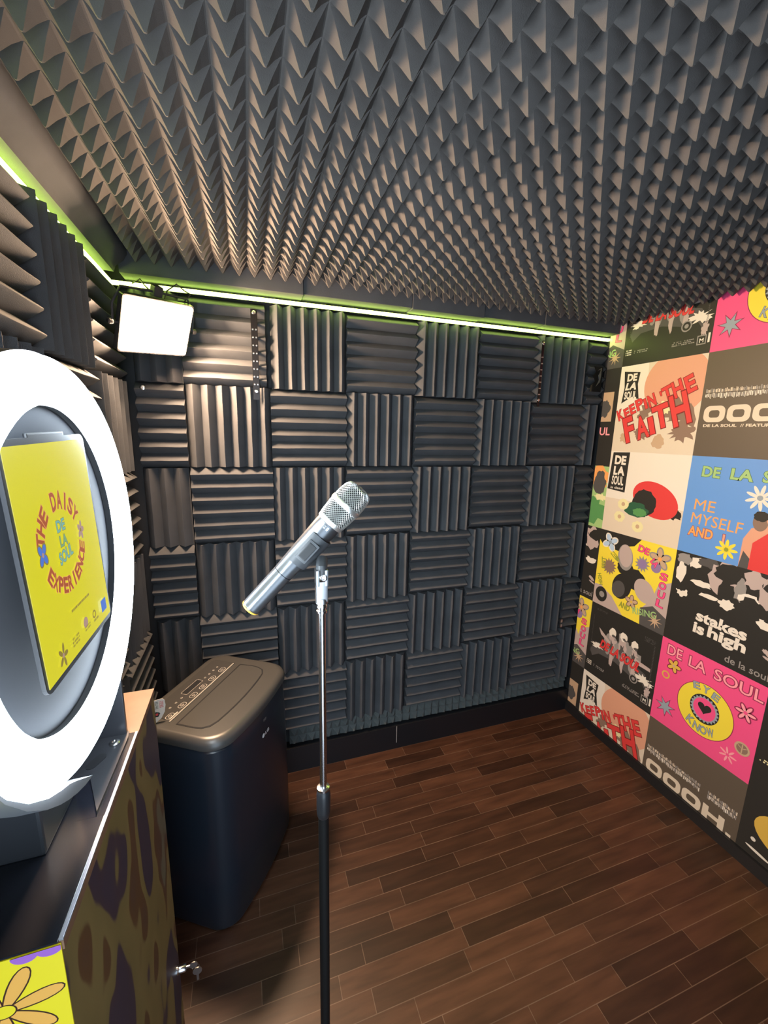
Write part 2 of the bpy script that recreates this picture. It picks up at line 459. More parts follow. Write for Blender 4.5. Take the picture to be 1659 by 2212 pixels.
MAROON = paper('maroon', (0.30, 0.03, 0.09)); BGREY = paper('blue_grey', (0.30, 0.36, 0.42)); OLIVE = paper('olive', (0.30, 0.33, 0.05)); DGREEN = paper('deep_green', (0.03, 0.11, 0.06))
TAN = paper('tan', (0.55, 0.38, 0.25)); FLESH = paper('pinkish_grey', (0.50, 0.40, 0.38)); GOLD = paper('gold', (0.70, 0.45, 0.08))
def sheet(col, row, u0=0.0, v0=0.0, v1=1.0):
    y0 = PY - (col - 1) * P; z0 = PZ - (row + 1) * P
    s = Sheet((W, y0, z0), (0, -1, 0), (0, 0, 1), (-1, 0, 0), P, P)
    s.box = (u0, v0, 1.0, v1)
    return s
def art_base(s, m):
    u0, v0, u1, v1 = s.box
    a = [s.P(*p, 0) + Vector((0.002, 0, 0)) for p in ((u0, v0), (u1, v0), (u1, v1), (u0, v1))]
    b = [s.P(*p, 0) for p in ((u0, v0), (u1, v0), (u1, v1), (u0, v1))]
    loft(s.bm, [a, b], s.mi(m))
    def clip(pts, B=s.box):
        for ax, lim, sg in ((0, B[0], 1), (0, B[2], -1), (1, B[1], 1), (1, B[3], -1)):
            out = []
            for i, p in enumerate(pts):
                q = pts[(i + 1) % len(pts)]
                ip = (p[ax] - lim) * sg >= 0; iq = (q[ax] - lim) * sg >= 0
                if ip: out.append(p)
                if ip != iq:
                    t = (lim - p[ax]) / (q[ax] - p[ax]); out.append((p[0] + t * (q[0] - p[0]), p[1] + t * (q[1] - p[1])))
            pts = out
            if len(pts) < 3: return []
        return pts
    s._clip = clip
def art_faith(s):
    art_base(s, CREAM)
    s.poly([(0, 0.45), (0.4, 0.5), (0.36, 1), (0, 1)], WHITE)
    s.ell(0.70, 0.74, 0.36, 0.34, SALMON, n=40)
    s.ell(0.76, 0.30, 0.22, 0.28, TAUPE, jag=0.12, seed=3); s.ell(0.45, 0.42, 0.15, 0.12, TAUPE, jag=0.3, seed=5)
    s.ell(0.52, 0.36, 0.13, 0.10, CREAM, jag=0.35, seed=2); s.ell(0.62, 0.5, 0.1, 0.07, YEL_C, jag=0.3, seed=9)
    s.poly([(0.3, 0.3), (0.8, 0.36), (1, 0.26), (1, 0), (0, 0), (0, 0.22)], CREAM)
    s.ell(0.38, 0.22, 0.10, 0.07, TAUPE, jag=0.25, seed=8); s.ell(0.85, 0.24, 0.13, 0.10, TAUPE, jag=0.35, seed=12)
    s.ell(0.16, 0.17, 0.06, 0.06, TAN, jag=0.2, seed=1); s.ell(0.60, 0.13, 0.075, 0.075, TAN, jag=0.15, seed=4)
    s.poly([(0.05, 0.94), (0.265, 0.91), (0.25, 0.78), (0.285, 0.61), (0.17, 0.63), (0.055, 0.57), (0.075, 0.75)], BLK)
    s.text('DE', 0.10, 0.82, 0.13, 0.085, WHITE, 0.05); s.text('LA', 0.085, 0.72, 0.15, 0.085, WHITE, 0.05, shear=0.2); s.text('SOUL', 0.085, 0.615, 0.165, 0.09, WHITE, 0.04)
    for i, (ch, u, v, W_, H_) in enumerate([('K', .03, .36, .08, .13), ('E', .12, .385, .07, .12), ('E', .19, .43, .07, .12), ('P', .27, .47, .09, .13), ("I", .37, .49, .03, .12), ('N', .42, .50, .09, .14), ("'", .53, .62, .02, .05),
                                         ('T', .59, .55, .11, .16), ('H', .70, .58, .11, .18), ('E', .83, .62, .10, .18)]):
        s.text(ch, u + 0.025, v, W_, H_, RED, 0.05, rot=0.42, out=DRED, ob=0.02)
    for ch, u, v, W_, H_ in [('F', .20, .10, .13, .30), ('A', .35, .14, .15, .26), ('I', .50, .20, .06, .20), ('T', .55, .25, .19, .26), ('H', .76, .28, .19, .34)]:
        s.text(ch, u, v, W_, H_, RED, 0.06, rot=0.33, out=DRED, ob=0.02)
YEL_C = paper('pale_yellow', (0.80, 0.74, 0.42))
def art_pot(s):
    art_base(s, WHITE)
    s.rect(0, 0, 1, 0.42, CREAM)
    s.poly([(0.01, 0.53), (0.265, 0.51), (0.27, 0.995), (0.035, 0.985)], BLK)
    s.text('DE', 0.07, 0.84, 0.16, 0.11, WHITE, 0.05); s.text('LA', 0.07, 0.71, 0.16, 0.11, WHITE, 0.05); s.text('SOUL', 0.06, 0.59, 0.17, 0.11, WHITE, 0.03); s.text('is dead', 0.055, 0.54, 0.18, 0.03, WHITE, 0.02)
    # plain generic shapes in the colours of the print
    s.ell(0.84, 0.38, 0.14, 0.07, BLK, rot=-0.3, jag=0.2, seed=5)
    s.ell(0.66, 0.48, 0.29, 0.19, RED, rot=-0.35, n=40); s.ell(0.54, 0.43, 0.15, 0.15, BLK, rot=-0.35, jag=0.06, seed=3, n=30)
    s.ell(0.45, 0.33, 0.15, 0.09, DGREEN, jag=0.12, seed=2); s.ell(0.50, 0.31, 0.09, 0.05, GRN, jag=0.12, seed=7)
    for u, v in ((.27, .37), (.24, .21), (.50, .14)):
        s.ell(u, v, 0.075, 0.065, YEL_C, jag=0.08, seed=int(u * 100)); s.ell(u, v, 0.025, 0.025, TAN)
def art_collage(s):
    art_base(s, YEL)
    s.poly([(0, 1), (0.58, 1), (0.50, 0.90), (0.38, 0.86), (0.30, 0.78), (0.06, 0.80), (0, 0.86)], BLK)
    s.poly([(0, 0.26), (0.10, 0.27), (0.28, 0.18), (0.46, 0.0), (0, 0)], FLESH)
    s.ell(0.12, 0.15, 0.09, 0.1, BLK); s.ell(0.13, 0.15, 0.04, 0.04, GREY)
    s.poly([(0.70, 0), (0.68, 0.18), (0.80, 0.34), (0.86, 0.55), (1.0, 0.62), (1, 0)], FLESH)
    s.poly([(0.70, 0), (0.68, 0.20), (0.83, 0.28), (1, 0.20), (1, 0)], DGREY)
    # three plain portrait ovals
    s.ell(0.42, 0.60, 0.11, 0.10, BLK, jag=0.12, seed=3, n=22); s.ell(0.40, 0.73, 0.105, 0.16, GREY, rot=0.15); s.ell(0.40, 0.75, 0.09, 0.14, FLESH, rot=0.15)
    s.ell(0.58, 0.50, 0.12, 0.13, BLK, jag=0.1, seed=6, n=22); s.ell(0.70, 0.41, 0.12, 0.15, FLESH, rot=0.7)
    s.ell(0.40, 0.36, 0.13, 0.17, BLK, rot=-0.3); s.ell(0.36, 0.31, 0.09, 0.11, DGREY, rot=-0.3)
    s.flower(0.16, 0.86, 0.11, SKY, BGREY, n=4, wd=0.28, out=WHITE, rot=0.5)
    s.flower(0.83, 0.84, 0.12, TAN, ORANGE, n=5, wd=0.22, out=GREY, rot=0.4); s.ell(0.80, 0.73, 0.06, 0.06, PURP)
    s.star(0.19, 0.55, 0.11, TAUPE, 14, 0.65); s.star(0.63, 0.72, 0.10, GREY, 12, 0.6); s.ell(0.63, 0.72, 0.055, 0.055, PURP)
    s.flower(0.56, 0.22, 0.08, TAN, GOLD, n=5, wd=0.25, out=TAUPE, rot=0.3); s.star(0.88, 0.12, 0.09, TAN, 9, 0.3)
    s.text('DE', 0.55, 0.86, 0.14, 0.08, PINK, 0.03, rot=-0.15, out=MAROON); s.text('LA', 0.72, 0.78, 0.09, 0.07, PINK, 0.03, rot=-0.7, out=MAROON)
    for i, ch in enumerate('SOUL'): s.text(ch, 0.86, 0.62 - i * 0.105, 0.085, 0.085, PINK, 0.03, rot=-0.1, out=MAROON)
    for i, (st, u, v, r) in enumerate((('3', .1, .72, -.6), ('FEET', .06, .50, 1.7), ('HIGH', .05, .28, 1.9))): s.text(st, u + 0.08, v, 0.15, 0.06, OLIVE, 0.03, rot=r)
    s.text('AND', 0.40, 0.10, 0.15, 0.075, OLIVE, 0.03, rot=-0.1); s.text('RISING', 0.60, 0.09, 0.30, 0.08, LGRN, 0.02, rot=0.2)
def art_group(s):
    art_base(s, BLK)
    rnd = random.Random(4)
    s.poly([(0.06, 0.34), (0.12, 0.48), (0.30, 0.50), (0.70, 0.48), (0.86, 0.44), (0.95, 0.32), (0.90, 0.24), (0.82, 0.34), (0.70, 0.30), (0.45, 0.36), (0.2, 0.34), (0.10, 0.26)], DGREY)
    for i, (u, v) in enumerate(((.37, .72), (.53, .74), (.69, .71))):
        s.ell(u - 0.01, v - 0.15, 0.085, 0.17, GREY, jag=0.35, seed=i, n=20); s.ell(u + 0.01, v - 0.12, 0.055, 0.10, FLESH, jag=0.5, seed=i + 40, n=20); s.ell(u, v - 0.2, 0.03, 0.08, DGREY, jag=0.5, seed=i + 50, n=16); s.ell(u, v, 0.05, 0.06, WHITE, jag=0.12, seed=i + 5, n=16); s.ell(u + 0.02, v - 0.035, 0.03, 0.018, DGREY, jag=0.4, seed=i + 70, n=12)
        s.ell(u + 0.02, v - 0.33, 0.028, 0.13, FLESH, jag=0.2, seed=i + 9, n=14)
    s.poly([(0.16, 0.70), (0.33, 0.60), (0.34, 0.55), (0.20, 0.62)], FLESH); s.poly([(0.72, 0.56), (0.92, 0.54), (0.92, 0.50), (0.72, 0.50)], FLESH)
    s.ell(0.16, 0.44, 0.09, 0.035, WHITE, jag=0.4, seed=21); s.ell(0.86, 0.36, 0.09, 0.05, WHITE, jag=0.5, seed=22); s.ell(0.92, 0.24, 0.03, 0.07, FLESH, jag=0.4, seed=25)
    s.ell(0.73, 0.30, 0.055, 0.055, GREY, n=22); s.ell(0.73, 0.30, 0.042, 0.042, BLK, n=22); s.ell(0.73, 0.30, 0.022, 0.022, GREY, n=14)
    s.text('DE LA SOUL', 0.20, 0.44, 0.58, 0.12, RED, 0.05, rot=-0.05, out=DRED, shear=0.2)
    s.scribble(0.80, 0.84, 0.13, 0.06, DGREY, 3, 4); s.scribble(0.10, 0.92, 0.16, 0.03, DGREY, 4, 2)
    s.scribble(0.03, 0.12, 0.08, 0.07, WHITE, 5, 3, 0.9); s.scribble(0.13, 0.13, 0.18, 0.04, GREY, 6, 2)
    s.scribble(0.60, 0.12, 0.24, 0.05, GREY, 7, 3); s.rect(0.86, 0.09, 0.95, 0.18, GREY); s.rect(0.87, 0.10, 0.94, 0.17, BLK); s.rect(0.965, 0.10, 0.985, 0.19, WHITE); s.text('M', 0.885, 0.11, 0.04, 0.04, WHITE, 0.02)
    for k in range(30): s.rect(0.925, 0.3 + k * 0.018, 0.94, 0.308 + k * 0.018, DGREY); s.layer -= 1
    for k in range(30): s.rect(0.06, 0.3 + k * 0.018, 0.07, 0.308 + k * 0.018, DGREY); s.layer -= 1
def art_oooh(s):
    art_base(s, BROWN)
    rnd = random.Random(2); x = 0.03
    while x < 0.97:
        w_ = 0.003 + rnd.random() * 0.008
        if not (0.62 < x < 0.70):
            s.rect(x, 0.555 + rnd.random() * 0.02, x + w_, 0.60 + rnd.random() * 0.01, WHITE if rnd.random() < .7 else GREY); s.layer -= 1
            s.rect(x, 0.615, x + w_ * (0.8 + rnd.random() * .5), 0.635 + rnd.random() * 0.02, CREAM if rnd.random() < .6 else GREY); s.layer -= 1
        x += w_ + 0.005
    s.layer += 1
    for u in (0.14, 0.352, 0.564): s.ringlet(u, 0.41, 0.195, 0.155, 0.05, 0.055, CREAM)
    s.rect(0.68, 0.335, 0.735, 0.487, CREAM); s.rect(0.83, 0.335, 0.885, 0.487, CREAM); s.rect(0.73, 0.39, 0.835, 0.432, CREAM); s.rect(0.91, 0.335, 0.955, 0.372, CREAM)
    s.text('DE LA SOUL', 0.055, 0.285, 0.30, 0.028, CREAM, 0.04); s.text('//', 0.385, 0.285, 0.03, 0.028, CREAM, 0.02); s.text('FEATURING', 0.43, 0.285, 0.28, 0.028, CREAM, 0.04)
def art_blue(s):
    art_base(s, BLUE)
    for st, u, W_ in (('DE', .12, .17), ('LA', .38, .19), ('SOUL', .64, .34)): s.text(st, u, 0.80, W_, 0.105, LGRN, 0.04, rot=-0.03, out=DGREEN, ob=0.02)
    s.text('ME', 0.10, 0.46, 0.20, 0.11, ORANGE, 0.0, rot=-0.02); s.text('MYSELF', 0.09, 0.32, 0.47, 0.11, ORANGE, 0.0, rot=-0.04)
    s.text('AND', 0.08, 0.19, 0.24, 0.10, ORANGE, 0.03, rot=-0.02, out=MAROON); s.text('I', 0.41, 0.17, 0.02, 0.10, SALMON, 0.02, out=MAROON)
    s.flower(0.65, 0.66, 0.12, WHITE, BGREY, n=9, wd=0.13, out=None); s.flower(0.46, 0.13, 0.10, YEL, OLIVE, n=8, wd=0.16)
    s.poly([(0.58, 0.0), (0.58, 0.27), (0.63, 0.38), (0.72, 0.42), (0.80, 0.46), (1, 0.46), (1, 0)], SALMON)
    s.poly([(0.66, 0), (0.66, 0.25), (0.76, 0.36), (1, 0.36), (1, 0)], RED); s.ell(0.69, 0.45, 0.06, 0.085, TAUPE); s.ell(0.80, 0.50, 0.07, 0.09, SALMON); s.ell(0.69, 0.50, 0.06, 0.045, BLK, jag=.1)
    s.poly([(0.58, 0.0), (0.60, 0.16), (0.66, 0.10), (0.66, 0)], DGREY)
def art_stakes(s):
    art_base(s, BLK)
    rnd = random.Random(9)
    for i, (u, v, a, b, m) in enumerate([(.10, .93, .07, .06, GREY), (.22, .90, .06, .09, WHITE), (.34, .95, .10, .05, DGREY), (.08, .78, .05, .10, WHITE), (.24, .77, .11, .10, BLK), (.30, .72, .10, .03, WHITE),
                                      (.48, .84, .13, .17, FLESH), (.52, .90, .13, .09, BLK), (.52, .73, .075, .10, BLK), (.64, .78, .05, .12, GREY), (.73, .92, .08, .09, FLESH), (.72, .72, .09, .05, WHITE), (.74, .66, .10, .08, BLK),
                                      (.88, .84, .10, .15, FLESH), (.92, .90, .10, .08, BLK), (.12, .58, .06, .06, WHITE), (.10, .62, .05, .04, BLK), (.38, .62, .10, .022, WHITE), (.55, .60, .07, .05, WHITE), (.90, .55, .09, .05, WHITE), (.92, .60, .07, .03, BLK)]):
        s.ell(u, v, a, b, m, jag=0.22, seed=i + 30, n=18)
    for st, u, v, W_, H_ in (('stakes', .30, .335, .46, .115), ('is', .29, .20, .11, .115), ('high', .43, .18, .34, .15)):
        s.text(st, u, v, W_, H_, WHITE, 0.04, rot=-0.02)
    s.text('de la soul', 0.62, 0.05, 0.36, 0.07, GREY, 0.01)
    s.ell(0.94, 0.30, 0.05, 0.02, FLESH, rot=-0.5, jag=0.2); s.ell(0.95, 0.25, 0.05, 0.012, FLESH, rot=-0.3)
def art_eye(s):
    art_base(s, PINK)
    for st, u, v, W_, r in (('DE', .075, .83, .16, 0), ('LA', .31, .82, .17, 0), ('SOUL', .56, .82, .42, .02)): s.text(st, u, v, W_, 0.115, LPINK, 0.01, rot=r, out=MAROON, ob=0.05)
    s.ell(0.53, 0.44, 0.275, 0.285, MAROON, n=44); s.ell(0.53, 0.44, 0.268, 0.278, YEL, n=44)
    s.ell(0.53, 0.455, 0.142, 0.152, BLK, n=36); s.star(0.53, 0.455, 0.142, BGREY, 22, 0.84); s.ell(0.53, 0.455, 0.108, 0.116, PINK, n=32)
    hp = []
    for i in range(40):
        t = 2 * math.pi * i / 40
        hp.append((0.53 + 0.0041 * 16 * math.sin(t) ** 3, 0.465 + 0.0041 * (13 * math.cos(t) - 5 * math.cos(2 * t) - 2 * math.cos(3 * t) - math.cos(4 * t))))
    s.poly(hp, MAROON if False else BLK)
    for i, ch in enumerate('EYE'): s.text(ch, 0.40 + i * 0.085, 0.625 - abs(i - 1) * 0.012 + 0.005, 0.065, 0.075, BGREY, 0.035, rot=0.25 - i * 0.25, out=BLK, ob=0.02)
    for i, ch in enumerate('KNOW'): s.text(ch, 0.375 + i * 0.075, (0.235, 0.195, 0.19, 0.205)[i], 0.065, 0.085, BGREY, 0.02, rot=-0.35 + i * 0.2, out=BLK, ob=0.02)
    s.flower(0.17, 0.73, 0.075, GOLD, TAN, n=5, wd=0.25, out=MAROON); s.ell(0.10, 0.585, 0.045, 0.045, GOLD); s.ell(0.10, 0.585, 0.03, 0.03, PINK)
    s.star(0.15, 0.22, 0.10, BGREY, 7, 0.4, 0.3, out=MAROON)
    s.flower(0.87, 0.66, 0.085, LPINK, PINK, n=6, wd=0.16, out=MAROON); s.flower(0.80, 0.15, 0.08, LPINK, PINK, n=7, wd=0.12, out=None)
    s.ell(0.90, 0.30, 0.065, 0.065, TAN); s.ell(0.90, 0.30, 0.048, 0.048, TAUPE); s.rect(0.895, 0.255, 0.905, 0.345, TAN); s.flower(0.90, 0.30, 0.05, TAN, None, n=3, wd=0.08, rot=-1.57)
def art_portrait(s):
    art_base(s, BLK); s.rect(0.10, 0.36, 0.935, 0.72, TAN); s.ell(0.5, 0.5, 0.3, 0.16, TAUPE, jag=0.2); s.ell(0.82, 0.52, 0.08, 0.10, DGREY, jag=0.2)
    s.text('SOUL', 0.60, 0.19, 0.34, 0.10, LPINK, 0.02)
def art_marble(s):
    art_base(s, BLK); s.rect(0.06, 0, 1, 0.80, LGRN)
    s.ell(0.85, 0.66, 0.2, 0.13, ORANGE, jag=0.2, seed=4); s.ell(0.88, 0.58, 0.09, 0.16, DGREY, jag=0.15, seed=2); s.ell(0.80, 0.22, 0.25, 0.16, GRN, jag=0.3, seed=6); s.ell(0.92, 0.40, 0.10, 0.04, YEL_C, jag=0.3, seed=8)
    s.rect(0.93, 0.0, 1.0, 0.80, BLK) if False else None
def art_dark(s):
    art_base(s, BLK); s.ell(0.12, 0.75, 0.05, 0.03, WHITE, jag=.3); s.ell(0.3, 0.5, 0.2, 0.2, DGREY, jag=0.2)
    s.scribble(0.04, 0.30, 0.3, 0.04, YEL_C, 3, 2)
def art_gold(s):
    art_base(s, BLK); s.ell(0.42, 0.70, 0.32, 0.20, GOLD, n=30); s.ell(0.17, 0.42, 0.10, 0.014, WHITE, rot=-0.1); s.ell(0.12, 0.52, 0.02, 0.02, WHITE)
TOPV = (2.136 - PZ) / P; BOTV = 1 - (PZ - 4 * P - 0.0545) / P
u_strip = 1 - (0.0916 - 0.003) / P
def poster(col, row, art, label, u0=0.0):
    v0 = BOTV if row == 4 else 0.0; v1 = TOPV if row == -1 else 1.0
    s = sheet(col, row, u0 if col else u_strip, v0, v1); art(s); o = s.done('poster')
    tag(o, label, 'poster', 'square posters pasted over the right wall')
poster(1, -1, art_group, 'black poster of white and red figures, green lit, directly under the ceiling')
poster(2, -1, art_eye, 'pink poster with yellow disc cut off by ceiling at right edge')
poster(1, 0, art_faith, 'cream poster with red slanted lettering over salmon circle, upper one beside back wall')
poster(2, 0, art_oooh, 'brown poster with wide cream rounded letters above the blue poster')
poster(1, 1, art_pot, 'cream poster with one red rounded shape and dark green patches, left of blue poster')
poster(2, 1, art_blue, 'blue poster with orange and green outlined lettering and daisies')
poster(1, 2, art_collage, 'yellow poster with grey portrait ovals, flowers and suns')
poster(2, 2, art_stakes, 'black poster with white bubble lettering under a crowd of pale shapes')
poster(1, 3, art_group, 'black poster of white and red figures, low, between yellow and cream posters')
poster(2, 3, art_eye, 'pink poster with whole yellow disc and dark heart in its middle')
poster(1, 4, art_faith, 'cream poster with red slanted lettering, cut off by the floor board')
poster(2, 4, art_oooh, 'brown poster with wide cream rounded letters just above the floor')
poster(3, 3, art_dark, 'black poster at right picture edge beside the low pink poster')
poster(3, 4, art_gold, 'black poster with golden rounded shape in the lower right corner')
for r, (a, l) in enumerate(((art_collage, 'narrow poster slice in back corner beside green light strip, dark with starburst'), (art_portrait, 'narrow black poster slice in back corner with pink letters UL'),
                            (art_marble, 'narrow green and orange poster slice in the back corner'), (art_stakes, 'narrow black poster slice in back corner with white bubble letters'),
                            (art_collage, 'narrow yellow poster slice low in the back corner with pink letters'), (art_portrait, 'narrow black and tan poster slice at floor in back corner'))):
    poster(0, r - 1, a, l)

# ------------------------------------------------------------------ straps, hooks and screws on the foam
def strap(x, zt, zb, wd, label):
    t = empty('perforated_strap', (x, -0.004, zb)); tag(t, label, 'metal strap')
    L = zt - zb; bm = bmesh.new(); box(bm, (-wd / 2, -0.003, 0), (wd / 2, 0.0, L), bev=0.0008); obj('plate', bm, mat('black_strap_steel', (0.02, 0.02, 0.022), 0.25, 0.6), t)
    for z in (0.03, L - 0.012):
        bm = bmesh.new(); M = Matrix.Translation((0, -0.003, z)) @ Matrix.Rotation(math.pi / 2, 4, 'X')
        lathe(bm, [(0.0068, 0), (0.0068, 0.0012), (0.005, 0.0028), (0.0022, 0.0028), (0.0018, 0.0015)], 16, M); obj('screw', bm, SCREW, t, smooth=True)
    n = int(L / 0.028)
    for k in range(2, n - 1):
        for sx in (-1, 1):
            bm = bmesh.new(); M = Matrix.Translation((sx * wd * 0.24, -0.003, k * 0.028)) @ Matrix.Rotation(math.pi / 2, 4, 'X')
            lathe(bm, [(0.0032, 0), (0.0032, 0.0007), (0.0024, 0.0009), (0.002, 0.0002)], 10, M); obj('eyelet', bm, SATIN, t)
    return t
strap(0.253, 2.012, 1.690, 0.024, 'black perforated metal strap hanging right of the lit lamp panel')
strap(1.540, 2.012, 1.715, 0.012, 'thin black metal strap on the top tile row near poster wall')
t = empty('hook_plate', (1.875, -0.002, 1.86)); tag(t, 'small black glossy plate with notched bright edge in upper right tile corner', 'metal plate')
bm = bmesh.new()
poly = [(-0.035, -0.06), (0.035, -0.06), (0.035, 0.06), (-0.02, 0.06), (-0.005, 0.035), (-0.022, 0.015), (-0.005, -0.01), (-0.03, -0.03)]
prism(bm, poly, 0, 0.003, M=Matrix.Rotation(math.pi / 2, 4, 'X')); obj('plate', bm, mat('mirror_black', (0.02, 0.02, 0.02), 0.12, 0.5), t)
bm = bmesh.new(); prism(bm, [(0.0, 0.04), (0.022, 0.05), (0.010, 0.02), (0.016, 0.0), (0.0, -0.035), (0.022, -0.012), (0.026, 0.02), (0.024, 0.055)], 0.003, 0.0045, M=Matrix.Rotation(math.pi / 2, 4, 'X')); obj('reflector', bm, CHROME, t)
t = empty('wall_clip', (1.822, -0.002, 0.562)); tag(t, 'pair of tiny shiny metal clips on the foam low by poster wall', 'clip')
for z in (-0.014, 0.014):
    bm = bmesh.new(); box(bm, (-0.006, -0.008, z - 0.009), (0.006, 0, z + 0.009), bev=0.002); obj('pad', bm, SCREW, t)
bm = bmesh.new(); lathe(bm, [(0.009, 0), (0.009, 0.0015), (0.006, 0.003), (0.003, 0.003), (0.002, 0.0015)], 16, Matrix.Rotation(math.pi / 2, 4, 'X'))
o = obj('wall_screw', bm, SCREW, smooth=True); o.location = (-0.132, -0.003, 1.715); tag(o, 'round steel screw washer on the corner tile below the lamp panel', 'screw')

# ------------------------------------------------------------------ warm lamp panel in the corner
lr_, lu_, ln_ = Vector((0.731, 0.675, 0.10)).normalized(), Vector((0.264, -0.415, 0.871)), Vector((0.629, -0.61, -0.482))
lu_ = (lu_ - lr_ * lu_.dot(lr_)).normalized(); ln_ = -(lr_.cross(lu_)).normalized() if (lr_.cross(lu_)).dot(ln_) < 0 else lr_.cross(lu_).normalized()
LM = Matrix(((lr_.x, lu_.x, ln_.x, -0.0455), (lr_.y, lu_.y, ln_.y, -0.140), (lr_.z, lu_.z, ln_.z, 1.8888), (0, 0, 0, 1)))
lamp = empty('studio_lamp', mw=LM); tag(lamp, 'bright warm rectangular lamp panel mounted high in the left back corner', 'lamp')
bm = bmesh.new(); t = bmesh.new(); loft(t, [[(x, y, z) for x, y in rrect(0.236, 0.172, 0.008)] for z in (-0.022, -0.002)]); merge(bm, t); obj('housing', bm, BLACKPL, lamp)
bm = bmesh.new(); t = bmesh.new(); loft(t, [[(x, y, z) for x, y in rrect(0.224, 0.160, 0.006)] for z in (-0.0015, 0.001)]); merge(bm, t)
obj('diffuser', bm, emit_mat('warm_panel_glow', (1.0, 0.66, 0.41), PANEL_L), lamp)
bm = bmesh.new(); tube(bm, [(-0.118, 0, -0.012), (-0.132, 0, -0.012), (-0.134, 0.05, -0.02), (-0.110, 0.097, -0.03), (0, 0.10, -0.03), (0.110, 0.097, -0.03), (0.134, 0.05, -0.02), (0.132, 0, -0.012), (0.118, 0, -0.012)], 0.0035, 8); obj('yoke', bm, BLACKMETAL, lamp, smooth=True)
for sx in (-1, 1):
    bm = bmesh.new(); lathe(bm, [(0.008, 0), (0.009, 0.003), (0.009, 0.011), (0.006, 0.014)], 14, Matrix.Translation((sx * 0.133, 0, -0.012)) @ Matrix.Rotation(sx * math.pi / 2, 4, 'Y')); obj('knob', bm, BLACKPL, lamp, smooth=True)
bm = bmesh.new(); box(bm, (-0.014, 0.088, -0.042), (0.014, 0.118, -0.018), bev=0.003); obj('clamp', bm, BLACKMETAL, lamp)
cr = bmesh.new()
tube(cr, [(0.03, -0.045, 2.035), (0.01, -0.075, 2.045), (-0.02, -0.08, 2.020), (-0.03, -0.09, 1.985)], 0.0022, 8)
tube(cr, [(0.03, -0.045, 2.035), (0.05, -0.07, 2.02), (0.03, -0.085, 1.99), (-0.02, -0.095, 1.975)], 0.0022, 8)
tube(cr, [(-0.13, -0.03, 2.045), (-0.10, -0.06, 2.052), (-0.085, -0.075, 2.03), (-0.06, -0.085, 2.005), (-0.04, -0.09, 1.985)], 0.0022, 8)
o = obj('lamp_cable', cr, BLACKPL, smooth=True); tag(o, 'thin black cable looping between lamp panel and green light strip', 'cable')

# ------------------------------------------------------------------ tall cabinet with the ring lamp kiosk
CT = 1.030
cab = empty('cabinet', (0, -1.262, 0)); tag(cab, 'tall narrow cabinet with camouflage painted side and yellow flowered front', 'cabinet')
bm = bmesh.new(); box(bm, (-0.165, 0.0013, 0.0), (0.0, 0.462, CT - 0.012)); obj('body', bm, camo_mat(), cab)
bm = bmesh.new(); box(bm, (-0.166, 0.002, CT - 0.012), (0.002, 0.464, CT)); obj('lid', bm, mat('tan_board', (0.27, 0.145, 0.085), 0.6, var=(30, 0.1)), cab)
s = Sheet((-0.165, 0.0, 0.0), (1, 0, 0), (0, 0, 1), (0, -1, 0), 0.165, CT - 0.001, step=0.000008)
YB = mat('print_bright_yellow', (0.98, 0.78, 0.015), 0.5); OP = paper('petal_orange', (1.0, 0.50, 0.10)); VIO = paper('violet', (0.42, 0.16, 0.62)); OUT = paper('dark_outline', (0.06, 0.02, 0.01)); OLV = paper('leaf_green', (0.25, 0.4, 0.06))
a = [s.P(*p, 0) + Vector((0, 0.0012, 0)) for p in ((0, 0), (1, 0), (1, 1), (0, 1))]; b = [s.P(*p, 0) for p in ((0, 0), (1, 0), (1, 1), (0, 1))]
loft(s.bm, [a, b], s.mi(YB))
def XZ(x, z): return ((x + 0.165) / 0.165, z / (CT - 0.001))
def petal(cx, cz, L, wd, ang, m, out):
    for mm, e in ((out, 0.0017), (m, 0)):
        pts = []
        for j in range(20):
            b_ = 2 * math.pi * j / 20
            x = L * 0.52 + (L * 0.48 + e) * math.cos(b_); y = (wd * (0.75 + 0.25 * math.cos(b_)) + e) * math.sin(b_)
            pts.append(XZ(cx + x * math.cos(ang) - y * math.sin(ang), cz + x * math.sin(ang) + y * math.cos(ang)))
        s.poly(pts, mm)
def bigflower(cx, cz, L, ph=0, n=7):
    for i in range(n): petal(cx, cz, L, L * 0.17, ph + 2 * math.pi * i / n, OP, OUT)
    for m_, r in ((OUT, 0.0120), (YB, 0.0104)): s.poly([XZ(cx + r * math.cos(2 * math.pi * i / 24), cz + r * 0.8 * math.sin(2 * math.pi * i / 24)) for i in range(24)], m_)
bigflower(-0.058, 0.962, 0.056, 0.20, 7)
for k, (cx, cz) in enumerate(((-0.10, 0.85), (-0.03, 0.76), (-0.12, 0.66), (-0.05, 0.55), (-0.11, 0.42), (-0.04, 0.30), (-0.12, 0.16))): bigflower(cx, cz, 0.05, k * 0.4)
for cx in (-0.145, -0.12, -0.08, -0.032, -0.010):
    s.poly([XZ(cx + 0.0125 * math.cos(math.pi + math.pi * i / 12), CT - 0.0012 + 0.010 * math.sin(math.pi + math.pi * i / 12)) for i in range(13)], VIO)
front = s.done('front_panel', cab); front['label'] = 'bright yellow front with orange flowers and violet scallops'
bm = bmesh.new(); M = Matrix.Translation((0.0, 0.43, 0.30)) @ Matrix.Rotation(math.pi / 2, 4, 'Y')
lathe(bm, [(0.010, 0), (0.010, 0.004), (0.0075, 0.006), (0.0075, 0.020), (0.006, 0.022)], 18, M); lk = obj('lock', bm, CHROME, cab, smooth=True); lk['label'] = 'chrome lock barrel'
kb = empty('key_set', (0.026, -0.832, 0.30)); tag(kb, 'small steel keys hanging from lock on the camouflage cabinet side', 'keys')
